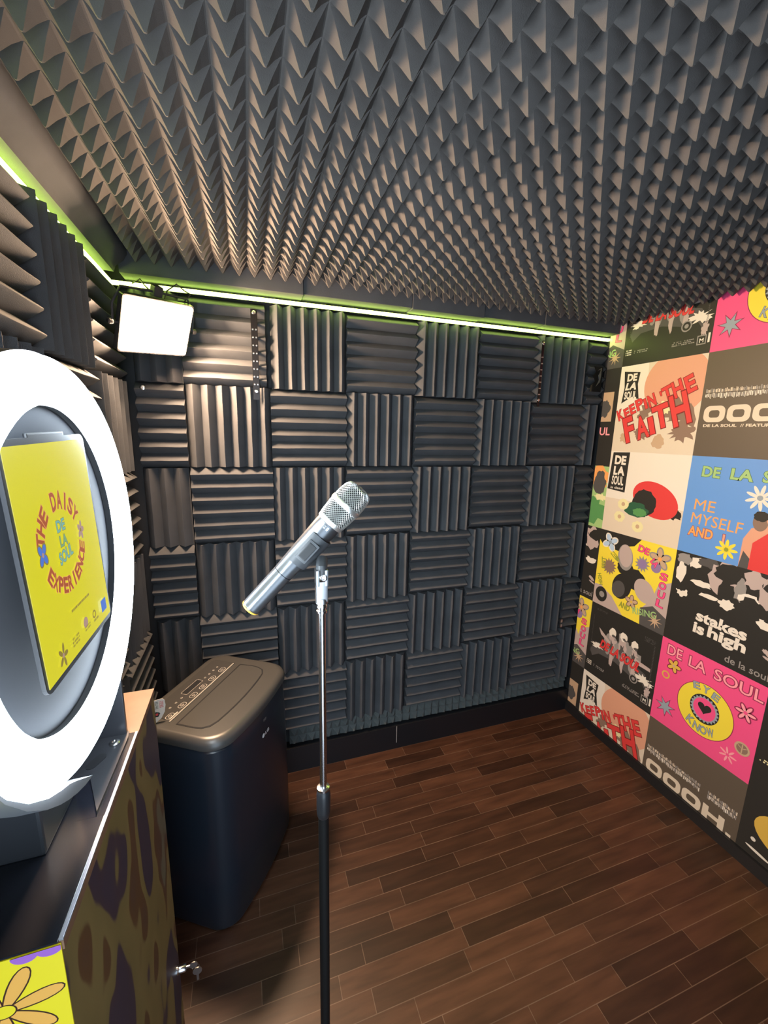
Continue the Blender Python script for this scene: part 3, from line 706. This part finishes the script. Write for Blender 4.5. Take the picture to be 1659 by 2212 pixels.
bm = bmesh.new(); t = bmesh.new(); box(t, (-0.010, -0.0012, -0.003), (0.006, 0.0012, 0.003)); merge(bm, t)
lathe(bm, [(0.009, -0.001), (0.009, 0.001)], 16, Matrix.Translation((0.012, 0, 0)) @ Matrix.Rotation(math.pi / 2, 4, 'X')); obj('key', bm, SATIN, kb)
bm = bmesh.new(); tube(bm, [(0.016 + 0.008 * math.cos(a_), 0, -0.008 + 0.008 * math.sin(a_)) for a_ in [2 * math.pi * i / 16 for i in range(17)]], 0.0009, 6); obj('key_ring', bm, CHROME, kb)
bm = bmesh.new(); lathe(bm, [(0.0105, -0.0012), (0.0105, 0.0012)], 16, Matrix.Translation((0.019, 0.0, -0.022)) @ Matrix.Rotation(math.pi / 2, 4, 'X')); box(bm, (0.0165, -0.0011, -0.050), (0.0215, 0.0011, -0.028)); obj('key', bm, SATIN, kb)

# kiosk: base plate, neck, ring, tablet holder
RC = Vector((0.0, -1.105, 1.405)); RR = 0.2225; RT = 0.0275
kiosk = empty('ring_lamp', (-0.08, -1.1, CT)); tag(kiosk, 'large white glowing ring lamp on black bracket standing on the camouflage cabinet', 'ring lamp')
def kl(v): return Vector(v) - Vector((-0.08, -1.1, CT))
KM = mat('black_bracket_metal', (0.045, 0.047, 0.055), 0.36, 0.3)
bm = bmesh.new()
bt = bmesh.new(); box(bt, (0.0775, -0.160, 0.0), (0.0820, 0.166, 0.0030), bev=0.0006); obj('lit_edge_strip', bt, mat('lit_edge_pale', (0.30, 0.30, 0.34), 0.45, 0.4), kiosk)  # pale strip added for the ring light caught along the lid edge
poly = [(-0.082, 0.166), (0.068, 0.166), (0.073, 0.150), (0.067, -0.004), (0.036, 0.076), (0.030, -0.02), (-0.082, -0.162)]
prism(bm, [(-0.082, 0.166), (0.068, 0.166), (0.0705, 0.150), (0.067, -0.002), (0.036, 0.072), (-0.010, 0.07), (-0.060, -0.02), (-0.082, -0.02)], 0.0, 0.007)
obj('foot_plate', bm, KM, kiosk)
bm = bmesh.new(); box(bm, (-0.0825, -0.1618, 0.0002), (0.0775, -0.006, 0.0025), bev=0.0006)
box(bm, (-0.0825, -0.006, 0.0), (0.0775, 0.166, 0.0020)); obj('cover_plate', bm, mat('black_gloss_plate', (0.012, 0.013, 0.02), 0.22), kiosk)
bm = bmesh.new(); lathe(bm, [(0.0075, 0), (0.0085, 0.001), (0.0085, 0.003), (0.006, 0.0045), (0.004, 0.0045), (0.003, 0.003)], 20, Matrix.Translation((0.053, 0.137, 0.007))); obj('screw', bm, SCREW, kiosk, smooth=True)
bm = bmesh.new(); t = bmesh.new(); loft(t, [[(x, y, z) for x, y in rrect(0.016, 0.034, 0.0079, 8)] for z in (0.0071, 0.0078)]); merge(bm, t, 0, Matrix.Translation((0.036, 0.101, 0)) @ Matrix.Rotation(-0.5, 4, 'Z')); obj('cable_slot', bm, BLACKPL, kiosk)
bm = bmesh.new(); box(bm, (-0.080, 0.158, 0.006), (0.066, 0.166, 0.150), bev=0.001); obj('end_plate', bm, KM, kiosk)
bm = bmesh.new()
pts = []
rows0 = []
CR = ((206, .2515, .2530), (216, .2515, .2550), (226, .2515, .2575), (236, .2515, .2615), (243, .2515, .2655), (248, .2525, .2690), (253, .2585, .2730), (258, .2680, .2770), (263, .2800, .2808))
for d_, rin, rout in CR:   # crescent cradle that follows the ring's lower edge and ends in a point
    a_ = math.radians(d_); c, sn = math.cos(a_), math.sin(a_)
    p = lambda r_, x: kl(RC + Vector((x, r_ * c, r_ * sn)))
    rows0.append([p(rin, -0.024), p(rout, -0.024), p(rout, 0.002), p(rin, 0.002)])
loft(bm, rows0); obj('cradle', bm, mat('satin_cradle', (0.5, 0.52, 0.55), 0.3, 0.6), kiosk, smooth=True)
bm = bmesh.new(); box(bm, kl((-0.11, -1.15, CT + 0.003)), kl((-0.055, -1.05, CT + 0.30)), bev=0.004); obj('neck', bm, KM, kiosk)
def ring_part(name, prof, m, seg=96):   # prof: (radius, x)
    bm = bmesh.new(); n = len(prof)
    vs = [[bm.verts.new(kl(RC + Vector((x, r_ * math.cos(2 * math.pi * i / seg), r_ * math.sin(2 * math.pi * i / seg))))) for r_, x in prof] for i in range(seg)]
    for i in range(seg):
        for j in range(n): bm.faces.new((vs[i][j], vs[i][(j + 1) % n], vs[(i + 1) % seg][(j + 1) % n], vs[(i + 1) % seg][j]))
    return obj(name, bm, m, kiosk, smooth=True)
tp = [(RR + RT * math.cos(a_), -0.006 + 0.016 * math.sin(a_)) for a_ in [math.pi * k / 10 for k in range(11)]]
ring_part('diffuser_ring', tp + [(RR - RT + 0.001, -0.012), (RR + RT - 0.001, -0.012)], emit_mat('ring_glow', (0.78, 0.90, 1.0), RING_L))
ring_part('ring_housing', [(RR - RT - 0.001, -0.010), (RR - RT - 0.001, -0.030), (RR + RT + 0.002, -0.030), (RR + RT + 0.002, -0.010), (RR + RT, -0.0121), (RR - RT, -0.0121)], BLACKPL)
bm = bmesh.new(); M = Matrix.Translation(kl(RC + Vector((-0.027, 0, 0)))) @ Matrix.Rotation(math.pi / 2, 4, 'Y')
lathe(bm, [(0.1945, 0), (0.1945, 0.0085), (0.15, 0.0085), (0.05, 0.0085), (0.001, 0.0085)], 64, M); obj('backing_disc', bm, mat('satin_black_disc', (0.022, 0.025, 0.032), 0.75, spec=0.25), kiosk, smooth=True)

tab = empty('tablet', mw=Matrix(((0.999, 0.018, -0.033, -0.005), (-0.018, 1.0, -0.019, -1.105), (0.033, 0.020, 0.999, 1.426), (0, 0, 0, 1)))); tag(tab, 'upright tablet with yellow screen in the middle of the ring lamp', 'tablet')
TM = Matrix(((0, 0, 1, 0), (1, 0, 0, 0), (0, 1, 0, 0), (0, 0, 0, 1)))   # local x -> world y, y -> z, z -> x
bm = bmesh.new(); t = bmesh.new(); loft(t, [[(x, y, z) for x, y in rrect(0.209, 0.276, 0.012)] for z in (-0.0050, -0.0008)]); merge(bm, t, 0, TM); box(bm, (-0.0050, -0.045, 0.132), (-0.001, 0.045, 0.143), bev=0.002); obj('case', bm, BLACKPL, tab)
GLY = {}
def em(name, c, k=1.0): return mat('screen_' + name, (0.02, 0.02, 0.02), 0.2, emit=c, es=SCREEN_L * k)
sY = em('yellow', (0.78, 0.72, 0.01)); sR = em('brick', (0.45, 0.10, 0.03)); sO = em('peach', (0.85, 0.36, 0.12)); sB = em('blue', (0.08, 0.20, 0.70)); sG = em('green', (0.22, 0.42, 0.22)); sT = em('teal', (0.20, 0.48, 0.42)); sU = em('umber', (0.30, 0.22, 0.04)); sP = em('mauve', (0.48, 0.30, 0.25))
s = Sheet((0, -0.099, -0.131), (0, 1, 0), (0, 0, 1), (1, 0, 0), 0.198, 0.262, step=0.00003)
a = [s.P(*p, 0) - Vector((0.0007, 0, 0)) for p in ((0, 0), (1, 0), (1, 1), (0, 1))]; b = [s.P(*p, 0) for p in ((0, 0), (1, 0), (1, 1), (0, 1))]
loft(s.bm, [a, b], s.mi(sY))
def SC_(y, z): return ((y + 1.1045 + 0.099) / 0.198, (z - 1.4255 + 0.131) / 0.262)
cu, cv = SC_(-1.115, 1.437); asp = 0.198 / 0.262
s.arctext('THE DAISY', cu, cv, 0.262, 0.085, 0.062, sR, 172, 22, out=sO, bold=0.03, asp=asp)
s.arctext('EXPERIENCE', cu, cv, 0.262, 0.075, 0.058, sR, 208, 345, out=sO, bold=0.03, flip=True, asp=asp)
s.flower(cu - 0.265, cv, 0.055, sB, sP, n=4, wd=0.3, rot=0.78, out=sU); s.flower(cu + 0.262, cv + 0.01, 0.05, sP, sU, n=5, wd=0.3)
s.text('DE', cu - 0.06, cv + 0.055, 0.11, 0.055, sT, 0.03, out=sU); s.text('LA', cu - 0.05, cv - 0.015, 0.10, 0.052, sG, 0.03, out=sU); s.text('SOUL', cu - 0.09, cv - 0.095, 0.19, 0.06, sT, 0.03, rot=0.1, out=sU)
u, v = SC_(-1.128, 1.350); s.text('tap to start', u, v, 0.28, 0.026, sU, 0.03)  if False else s.scribble(u, v, 0.28, 0.02, sU, 3, 1, 0.95)
for (y, z, st) in ((-1.166, 1.314, 0), (-1.130, 1.314, 1), (-1.096, 1.318, 2), (-1.067, 1.318, 3)):
    u, v = SC_(y, z)
    if st == 0: s.flower(u, v, 0.06, sU, sP, n=5, wd=0.2)
    elif st == 1: s.scribble(u - 0.05, v - 0.02, 0.10, 0.05, sU, 7, 3, 0.8)
    elif st == 2: s.ell(u, v + 0.012, 0.035, 0.028, sP); s.scribble(u - 0.03, v - 0.03, 0.09, 0.03, sU, 8, 2, 0.8)
    else: s.ell(u, v + 0.005, 0.03, 0.022, sU); s.ell(u, v + 0.005, 0.018, 0.013, sY); s.scribble(u - 0.02, v - 0.035, 0.08, 0.02, sU, 9, 1, 0.9)
u, v = SC_(-1.040, 1.308); s.rect(u, v, u + 0.095, v + 0.068, sB)
scr = s.done('screen', tab); scr['label'] = 'bright yellow screen with lettering in a circle'

# ------------------------------------------------------------------ portable air conditioner
AC = empty('air_conditioner', (0.0775, -0.330, 0.0), math.radians(58.2)); tag(AC, 'dark portable air conditioner with grey control top behind the cabinet', 'air conditioner')
ACB = mat('graphite_plastic', (0.012, 0.018, 0.028), 0.3, spec=0.5); ACT = mat('warm_grey_plastic', (0.085, 0.083, 0.080), 0.34, 0.3); ACP = mat('control_grey', (0.065, 0.063, 0.062), 0.3, 0.2)
def acloop(w_, d_, z, r=0.06, bow=0.022, n=8):
    out = []
    for x, y in rrect(w_, d_, r, n):
        if y < 0: y -= bow * (1 - (2 * x / w_) ** 2) * min(1, -y / (d_ / 2 - r * 0.5))
        out.append((x, y, z))
    return out
bm = bmesh.new()
def bowed(w_, d_, z, r=0.06, bow=0.022):
    pts = []
    base = rrect(w_, d_, r, 8)
    # insert points along the long straight sides so that the bow is smooth
    res = []
    for i in range(len(base)):
        a_, b_ = base[i], base[(i + 1) % len(base)]
        res.append(a_)
        if math.dist(a_, b_) > 0.1:
            for k in range(1, 8): res.append((a_[0] + (b_[0] - a_[0]) * k / 8, a_[1] + (b_[1] - a_[1]) * k / 8))
    for x, y in res:
        if y < 0: y -= bow * (1 - (2 * x / w_) ** 2) * min(1, -y / (d_ / 2))
        pts.append((x, y, z))
    return pts
loft(bm, [bowed(0.425, 0.310, 0.012), bowed(0.440, 0.322, 0.03), bowed(0.440, 0.322, 0.20), bowed(0.434, 0.318, 0.45), bowed(0.428, 0.312, 0.60), bowed(0.424, 0.308, 0.655), bowed(0.417, 0.301, 0.660)])
obj('body', bm, ACB, AC, smooth=True)
bm = bmesh.new()
loft(bm, [bowed(0.420, 0.304, 0.6605), bowed(0.434, 0.318, 0.668), bowed(0.436, 0.320, 0.680), bowed(0.428, 0.312, 0.693), bowed(0.410, 0.294, 0.700), bowed(0.396, 0.280, 0.701)])
top = obj('top_bezel', bm, ACT, AC, smooth=True)
bm = bmesh.new()
def flap_poly(e):
    pts = [(-0.172 - e, 0.010 + e), (-0.172 - e, -0.045)]
    for k in range(0, 13):
        a_ = math.radians(180 + 90 * k / 12) if False else None
    left = [(-0.168 - e, -0.070 - e * .6), (-0.155 - e * .7, -0.088 - e), (-0.13, -0.098 - e)]
    mid = [(x, -0.098 - e - 0.010 * (1 - (x / 0.13) ** 2)) for x in (-0.09, -0.045, 0, 0.045, 0.09)]
    r_ = [(0.13, -0.098 - e), (0.152 + e * .7, -0.084 - e * .7), (0.162 + e, -0.06), (0.164 + e, -0.03), (0.160 + e, 0.010 + e)]
    return pts + left + mid + r_
prism(bm, flap_poly(0.0036), 0.7005, 0.7018); obj('vent_gap', bm, BLACKPL, AC)
bm = bmesh.new(); prism(bm, flap_poly(-0.0012), 0.701, 0.7021); obj('vent_flap', bm, ACT, AC)
bm = bmesh.new(); prism(bm, [(-0.165, 0.036), (0.165, 0.036), (0.165, 0.118), (0.15, 0.128), (-0.15, 0.128), (-0.165, 0.118)], 0.7005, 0.7022); pn = obj('control_panel', bm, ACP, AC)
bm = bmesh.new(); box(bm, (-0.172, 0.0365, 0.7015), (0.160, 0.0415, 0.7036), bev=0.0006); obj('accent_line', bm, mat('bright_trim', (0.85, 0.80, 0.72), 0.25, 0.6), AC)
ICON = mat('icon_print', (0.55, 0.52, 0.48), 0.4)
def outline(bm, cx, cy, w_, h_, r_, t_, z):
    A = rrect(w_, h_, r_, 5, cx, cy); B = rrect(w_ - 2 * t_, h_ - 2 * t_, r_ - t_, 5, cx, cy)
    va = [bm.verts.new((x, y, z)) for x, y in A]; vb = [bm.verts.new((x, y, z)) for x, y in B]
    for i in range(len(A)):
        j = (i + 1) % len(A); bm.faces.new((va[i], va[j], vb[j], vb[i]))
for k, lx in enumerate((-0.150, -0.096, -0.043, 0.006, 0.056, 0.112)):
    bm = bmesh.new(); outline(bm, lx, 0.056, 0.030, 0.018, 0.008, 0.0014, 0.7024); outline(bm, lx, 0.056, 0.012, 0.007, 0.003, 0.0014, 0.7024)
    bt = obj('button', bm, ICON, pn, recalc=False)
for k, lx in enumerate((-0.118, -0.092, -0.066, 0.052, 0.076, 0.100, 0.122)):
    bm = bmesh.new(); outline(bm, lx, 0.083, 0.007, 0.006, 0.0025, 0.0012, 0.7024); obj('icon', bm, ICON, pn, recalc=False)
bm = bmesh.new(); prism(bm, rrect(0.078, 0.019, 0.003, 4, -0.006, 0.090), 0.7022, 0.7026); obj('display', bm, BLACKPL, pn)
bm = bmesh.new(); outline(bm, -0.006, 0.090, 0.084, 0.025, 0.004, 0.001, 0.70265); obj('display_frame', bm, ICON, pn, recalc=False)
bm = bmesh.new(); prism(bm, [(-0.163, 0.045), (-0.128, 0.045), (-0.126, 0.049), (-0.163, 0.049)], 0.7022, 0.7025); obj('lettering_mark', bm, ICON, pn)
LW = mat('logo_white', (0.8, 0.82, 0.85), 0.4, emit=None)
s = Sheet((-0.022, -0.1815, 0.568), (1, 0, 0), (0, 0, 1), (0, -1, 0), 0.044, 0.016, step=0.0001, clip=False)
s.ell(0.18, 0.5, 0.17, 0.47, LW, n=24); s.text('LG', 0.45, 0.12, 0.55, 0.75, LW, 0.03)
s.done('brand_mark', AC)
s = Sheet((-0.009, -0.180, 0.622), (1, 0, 0), (0, 0, 1), (0, -1, 0), 0.018, 0.010, step=0.0001, clip=False)
s.text('AC', 0.0, 0.0, 1, 1, GREY, 0.02) if False else s.scribble(0, 0, 1, 1, GREY, 2, 3, 0.9)
s.done('small_mark', AC)
# sticker tag leaning at the corner of the top
tg = empty('sticker_tag', mw=Matrix.Translation((-0.100, -0.452, 0.7012)) @ Matrix.Rotation(math.radians(12), 4, 'Z') @ Matrix.Rotation(math.radians(-8), 4, 'X'))
tag(tg, 'small cream shield shaped sticker tag on corner of the air conditioner top', 'sticker')
s = Sheet((0, 0, 0), (1, 0, 0), (0, 0, 1), (0, -1, 0), 0.046, 0.070, step=0.00005)
pl = [(0.0, 0.95), (0.5, 1.0), (0.85, 1.0), (0.97, 0.9), (1.0, 0.7), (0.92, 0.4), (0.7, 0.15), (0.35, 0.0), (0.3, 0.1)]
loft(s.bm, [[s.P(*p, 0) + Vector((0, 0.0012, 0)) for p in pl], [s.P(*p, 0) for p in pl]], s.mi(WHITE))
s.text('LIVE', 0.62, 0.55, 0.25, 0.12, RED, 0.02, rot=1.5) if False else s.scribble(0.65, 0.62, 0.22, 0.3, RED, 4, 5, 0.9)
s.scribble(0.12, 0.6, 0.18, 0.33, BLK, 5, 7, 0.8); s.scribble(0.38, 0.6, 0.18, 0.33, DGREEN, 6, 6, 0.8); s.ell(0.42, 0.36, 0.2, 0.12, BLK, jag=0.2, n=16); s.ell(0.46, 0.36, 0.08, 0.05, RED)
s.done('card', tg)
bm = bmesh.new(); box(bm, (-0.170, -0.1635, 0.628), (-0.140, -0.160, 0.632)); 
bm.free()

# ------------------------------------------------------------------ microphone stand
SX, SY = 0.3255, -1.0195
st = empty('microphone_stand', (SX, SY, 0)); tag(st, 'straight microphone stand with chrome upper tube and black lower tube', 'microphone stand')
bm = bmesh.new(); lathe(bm, [(0.125, 0.0), (0.128, 0.004), (0.126, 0.016), (0.11, 0.024), (0.03, 0.030), (0.016, 0.045), (0.016, 0.06)], 48); obj('base', bm, BLACKMETAL, st, smooth=True)
bm = bmesh.new(); lathe(bm, [(0.0103, 0.045), (0.0103, 0.86)], 28); obj('lower_tube', bm, mat('matt_black_tube', (0.006, 0.006, 0.006), 0.6, spec=0.25), st, smooth=True)
bm = bmesh.new(); lathe(bm, [(0.0112, 0.835), (0.0128, 0.84), (0.0135, 0.85), (0.0135, 0.885), (0.0118, 0.895), (0.0085, 0.898)], 28); cl = obj('clutch', bm, BLACKPL, st, smooth=True)
bm = bmesh.new(); lathe(bm, [(0.0085, 0.896), (0.0120, 0.897), (0.0120, 0.901), (0.0085, 0.902)], 28); obj('clutch_ring', bm, CHROME, cl, smooth=True)
bm = bmesh.new(); lathe(bm, [(0.0066, 0.80), (0.0066, 1.286)], 28); obj('upper_tube', bm, CHROME, st, smooth=True)
bm = bmesh.new(); lathe(bm, [(0.0068, 1.262), (0.0095, 1.263), (0.0095, 1.267), (0.0078, 1.268), (0.0078, 1.272), (0.0095, 1.273), (0.0095, 1.2765), (0.0085, 1.278), (0.0085, 1.282)], 24); obj('thread_collar', bm, CHROME, st, smooth=True)
# mic axis in world
B0 = Vector((0.2055, -0.9815, 1.268)); B1 = Vector((0.4000, -1.0035, 1.4795))
dv = []
def cam_pt(px, py, d):
    v = right * ((px - 829.5) / 882.58) - up * ((py - 1106) / 882.58) - back
    return CAMPOS + v * d
ax = (B1 - B0); ML = ax.length; ax.normalize()
toc = (CAMPOS - (B0 + B1) / 2); toc = (toc - ax * toc.dot(ax)).normalized()   # side of the microphone that shows the clip window
sd = ax.cross(toc).normalized()
MM = Matrix(((sd.x, toc.x, ax.x, B0.x), (sd.y, toc.y, ax.y, B0.y), (sd.z, toc.z, ax.z, B0.z), (0, 0, 0, 1)))
if sd.z > 0: DOWN = -1
else: DOWN = 1            # local x direction that points down
# clip is part of the stand: sleeve hugging the microphone plus swivel
CLM = mat('clip_plastic', (0.06, 0.065, 0.072), 0.38)
inv = Matrix.Translation((-SX, -SY, 0))
s0, s1 = 0.40 * ML, 0.62 * ML
bm = bmesh.new(); rows = []
for z, ri in ((s0, 0.0212), (s0 + 0.004, 0.0216), (s1 - 0.004, 0.0238), (s1, 0.0236)):
    row = []
    for k in range(29):
        a_ = math.radians(-112 + 224 * k / 28); row.append(((ri + 0.0032) * math.cos(a_) * DOWN, (ri + 0.0032) * math.sin(a_), z))
    for k in range(28, -1, -1):
        a_ = math.radians(-112 + 224 * k / 28); row.append((ri * math.cos(a_) * DOWN, ri * math.sin(a_), z))
    rows.append(row)
loft(bm, rows)
for v in bm.verts: v.co = inv @ (MM @ v.co)
clip = obj('clip', bm, CLM, st, smooth=True)
def inmic(bm):
    for v in bm.verts: v.co = inv @ (MM @ v.co)
bm = bmesh.new(); M_ = Matrix(((0, 0, 1, 0), (1, 0, 0, 0), (0, 1, 0, 0), (0, 0, 0, 1)))
def side_block(bm, x0, x1, y0, y1, z0, z1, bev): box(bm, (x0, y0, z0), (x1, y1, z1), bev=bev)
mz = (s0 + s1) / 2
side_block(bm, DOWN * 0.006 - 0.011, DOWN * 0.006 + 0.011, 0.0225, 0.0290, mz - 0.020, mz + 0.020, 0.003); inmic(bm); obj('clip_frame', bm, CLM, clip, smooth=True)
bm = bmesh.new(); side_block(bm, DOWN * 0.006 - 0.0075, DOWN * 0.006 + 0.0075, 0.0285, 0.0300, mz - 0.015, mz + 0.015, 0.0012); inmic(bm); obj('clip_window', bm, mat('clip_window_dark', (0.012, 0.013, 0.015), 0.45), clip)
bm = bmesh.new()
lo = inv @ (MM @ Vector((DOWN * 0.030, 0, mz)))
tube(bm, [inv @ (MM @ Vector((DOWN * 0.034, 0, mz + 0.002))), Vector((0, 0, 1.345)), Vector((0, 0, 1.330))], 0.010, 16); obj('clip_neck', bm, CLM, clip, smooth=True)
bm = bmesh.new(); box(bm, (-0.0110, -0.009, 1.284), (0.0095, 0.009, 1.322), bev=0.003); lathe(bm, [(0.0112, 1.281), (0.0112, 1.286), (0.010, 1.290)], 24)
box(bm, (-0.011, -0.0105, 1.314), (-0.005, 0.0105, 1.343), bev=0.002); box(bm, (0.004, -0.0105, 1.314), (0.0100, 0.0105, 1.343), bev=0.002); sw = obj('swivel', bm, SATIN, st, smooth=True)
bm = bmesh.new(); cd = Vector((CAMPOS.x - SX, CAMPOS.y - SY, 0)).normalized()
q = cd.to_track_quat('Z', 'Y').to_matrix().to_4x4()
lathe(bm, [(0.0062, 0.006), (0.0062, 0.0135), (0.004, 0.0145), (0.0028, 0.0145), (0.0022, 0.0125)], 16, Matrix.Translation((0.0035, 0, 1.330)) @ q); obj('swivel_bolt', bm, CHROME, sw, smooth=True)

mic = empty('microphone', mw=MM); tag(mic, 'silver and grey handheld wireless microphone tilted in the stand clip', 'microphone')
MB = mat('mic_body_grey', (0.16, 0.17, 0.185), 0.30, 0.8); MG = mat('grille_silver', (0.86, 0.86, 0.83), 0.28, 0.85)
bm = bmesh.new(); lathe(bm, [(0.010, -0.001), (0.0150, -0.001), (0.0168, 0.002), (0.0172, 0.006), (0.0180, 0.295 * ML)], 40); obj('battery_cover', bm, MB, mic, smooth=True)
bm = bmesh.new(); lathe(bm, [(0.0120, -0.0014), (0.0155, -0.0014), (0.0168, 0.0000), (0.0174, 0.001), (0.0174, 0.0022), (0.0168, 0.0026)], 40); c_ = obj('end_ring', bm, mat('amber_ring', (0.75, 0.42, 0.06), 0.35), mic, smooth=True); c_['label'] = 'amber coloured end ring'
bm = bmesh.new(); lathe(bm, [(0.0170, 0.297 * ML), (0.0181, 0.299 * ML), (0.0205, 0.46 * ML), (0.0222, 0.60 * ML), (0.0232, 0.665 * ML), (0.0232, 0.705 * ML), (0.020, 0.708 * ML)], 40); obj('handle', bm, MB, mic, smooth=True)
bm = bmesh.new(); lathe(bm, [(0.020, 0.706 * ML), (0.0248, 0.708 * ML), (0.0256, 0.715 * ML), (0.0260, 0.735 * ML), (0.0235, 0.738 * ML)], 40); obj('collar', bm, MG, mic, smooth=True)
GP = [(0.0258, 0.735), (0.0272, 0.79), (0.0284, 0.845), (0.0286, 0.86), (0.0284, 0.90), (0.0276, 0.935), (0.0258, 0.965), (0.0225, 0.985), (0.017, 0.996), (0.009, 1.0), (0.001, 1.001)]
def gr(t):
    for (r0, a0), (r1, a1) in zip(GP, GP[1:]):
        if t <= a1: return r0 + (r1 - r0) * (t - a0) / (a1 - a0)
    return 0.001
bm = bmesh.new(); lathe(bm, [(max(r_ - 0.0022, 0.0005), t_ * ML - 0.001) for r_, t_ in GP], 40); obj('foam_core', bm, mat('dark_core', (0.05, 0.05, 0.05), 0.9), mic, smooth=True)
bm = bmesh.new(); NA, NZ = 34, 38
L_ = [0.0]; arc = [(GP[0][0], GP[0][1] * ML)]
prof = [(r_, t_ * ML) for r_, t_ in GP]
cum = [0]
for (a0, b0), (a1, b1) in zip(prof, prof[1:]): cum.append(cum[-1] + math.hypot(a1 - a0, b1 - b0))
def at(sv):
    for i in range(len(cum) - 1):
        if sv <= cum[i + 1] + 1e-9:
            f_ = (sv - cum[i]) / (cum[i + 1] - cum[i]); return prof[i][0] + (prof[i + 1][0] - prof[i][0]) * f_, prof[i][1] + (prof[i + 1][1] - prof[i][1]) * f_
    return prof[-1]
ring = []
for j in range(NZ + 1):
    r_, z_ = at(cum[-1] * 0.985 * j / NZ)
    ring.append([bm.verts.new((r_ * math.cos(2 * math.pi * (i + 0.5 * (j % 2)) / NA), r_ * math.sin(2 * math.pi * (i + 0.5 * (j % 2)) / NA), z_)) for i in range(NA)])
for j in range(NZ - 1):   # diamond cells
    for i in range(NA):
        o_ = j % 2
        a_ = ring[j][i]; l_ = ring[j + 1][(i - 1 + o_) % NA]; r2 = ring[j + 1][(i + o_) % NA]; t_ = ring[j + 2][i]
        bm.faces.new((a_, r2, t_, l_))
g = obj('grille', bm, MG, mic, smooth=False)
wf = g.modifiers.new('wire', 'WIREFRAME'); wf.thickness = 0.0012; wf.use_even_offset = False; wf.use_boundary = True
bm = bmesh.new(); lathe(bm, [(0.0272, 0.838 * ML), (0.0296, 0.842 * ML), (0.0300, 0.848 * ML), (0.0300, 0.866 * ML), (0.0296, 0.871 * ML), (0.0272, 0.875 * ML)], 40); obj('grille_band', bm, MG, mic, smooth=True)
s = Sheet((0, 0, 0), (0, 0, 1), (1, 0, 0), (0, 1, 0), 1, 1, step=0.00002, clip=False)
s.text('SHURE', 0.685 * ML - 0.004, 0.004 * DOWN - 0.006, 0.030, 0.006, MG, 0.03) if False else s.scribble(0.672 * ML, -0.009, 0.006, 0.018, MG, 3, 3, 0.9)
for v in s.bm.verts: v.co = Vector((v.co.x, math.sqrt(max(0.0236 ** 2 - v.co.x ** 2, 0)), v.co.z))
s.done('print_mark', mic)
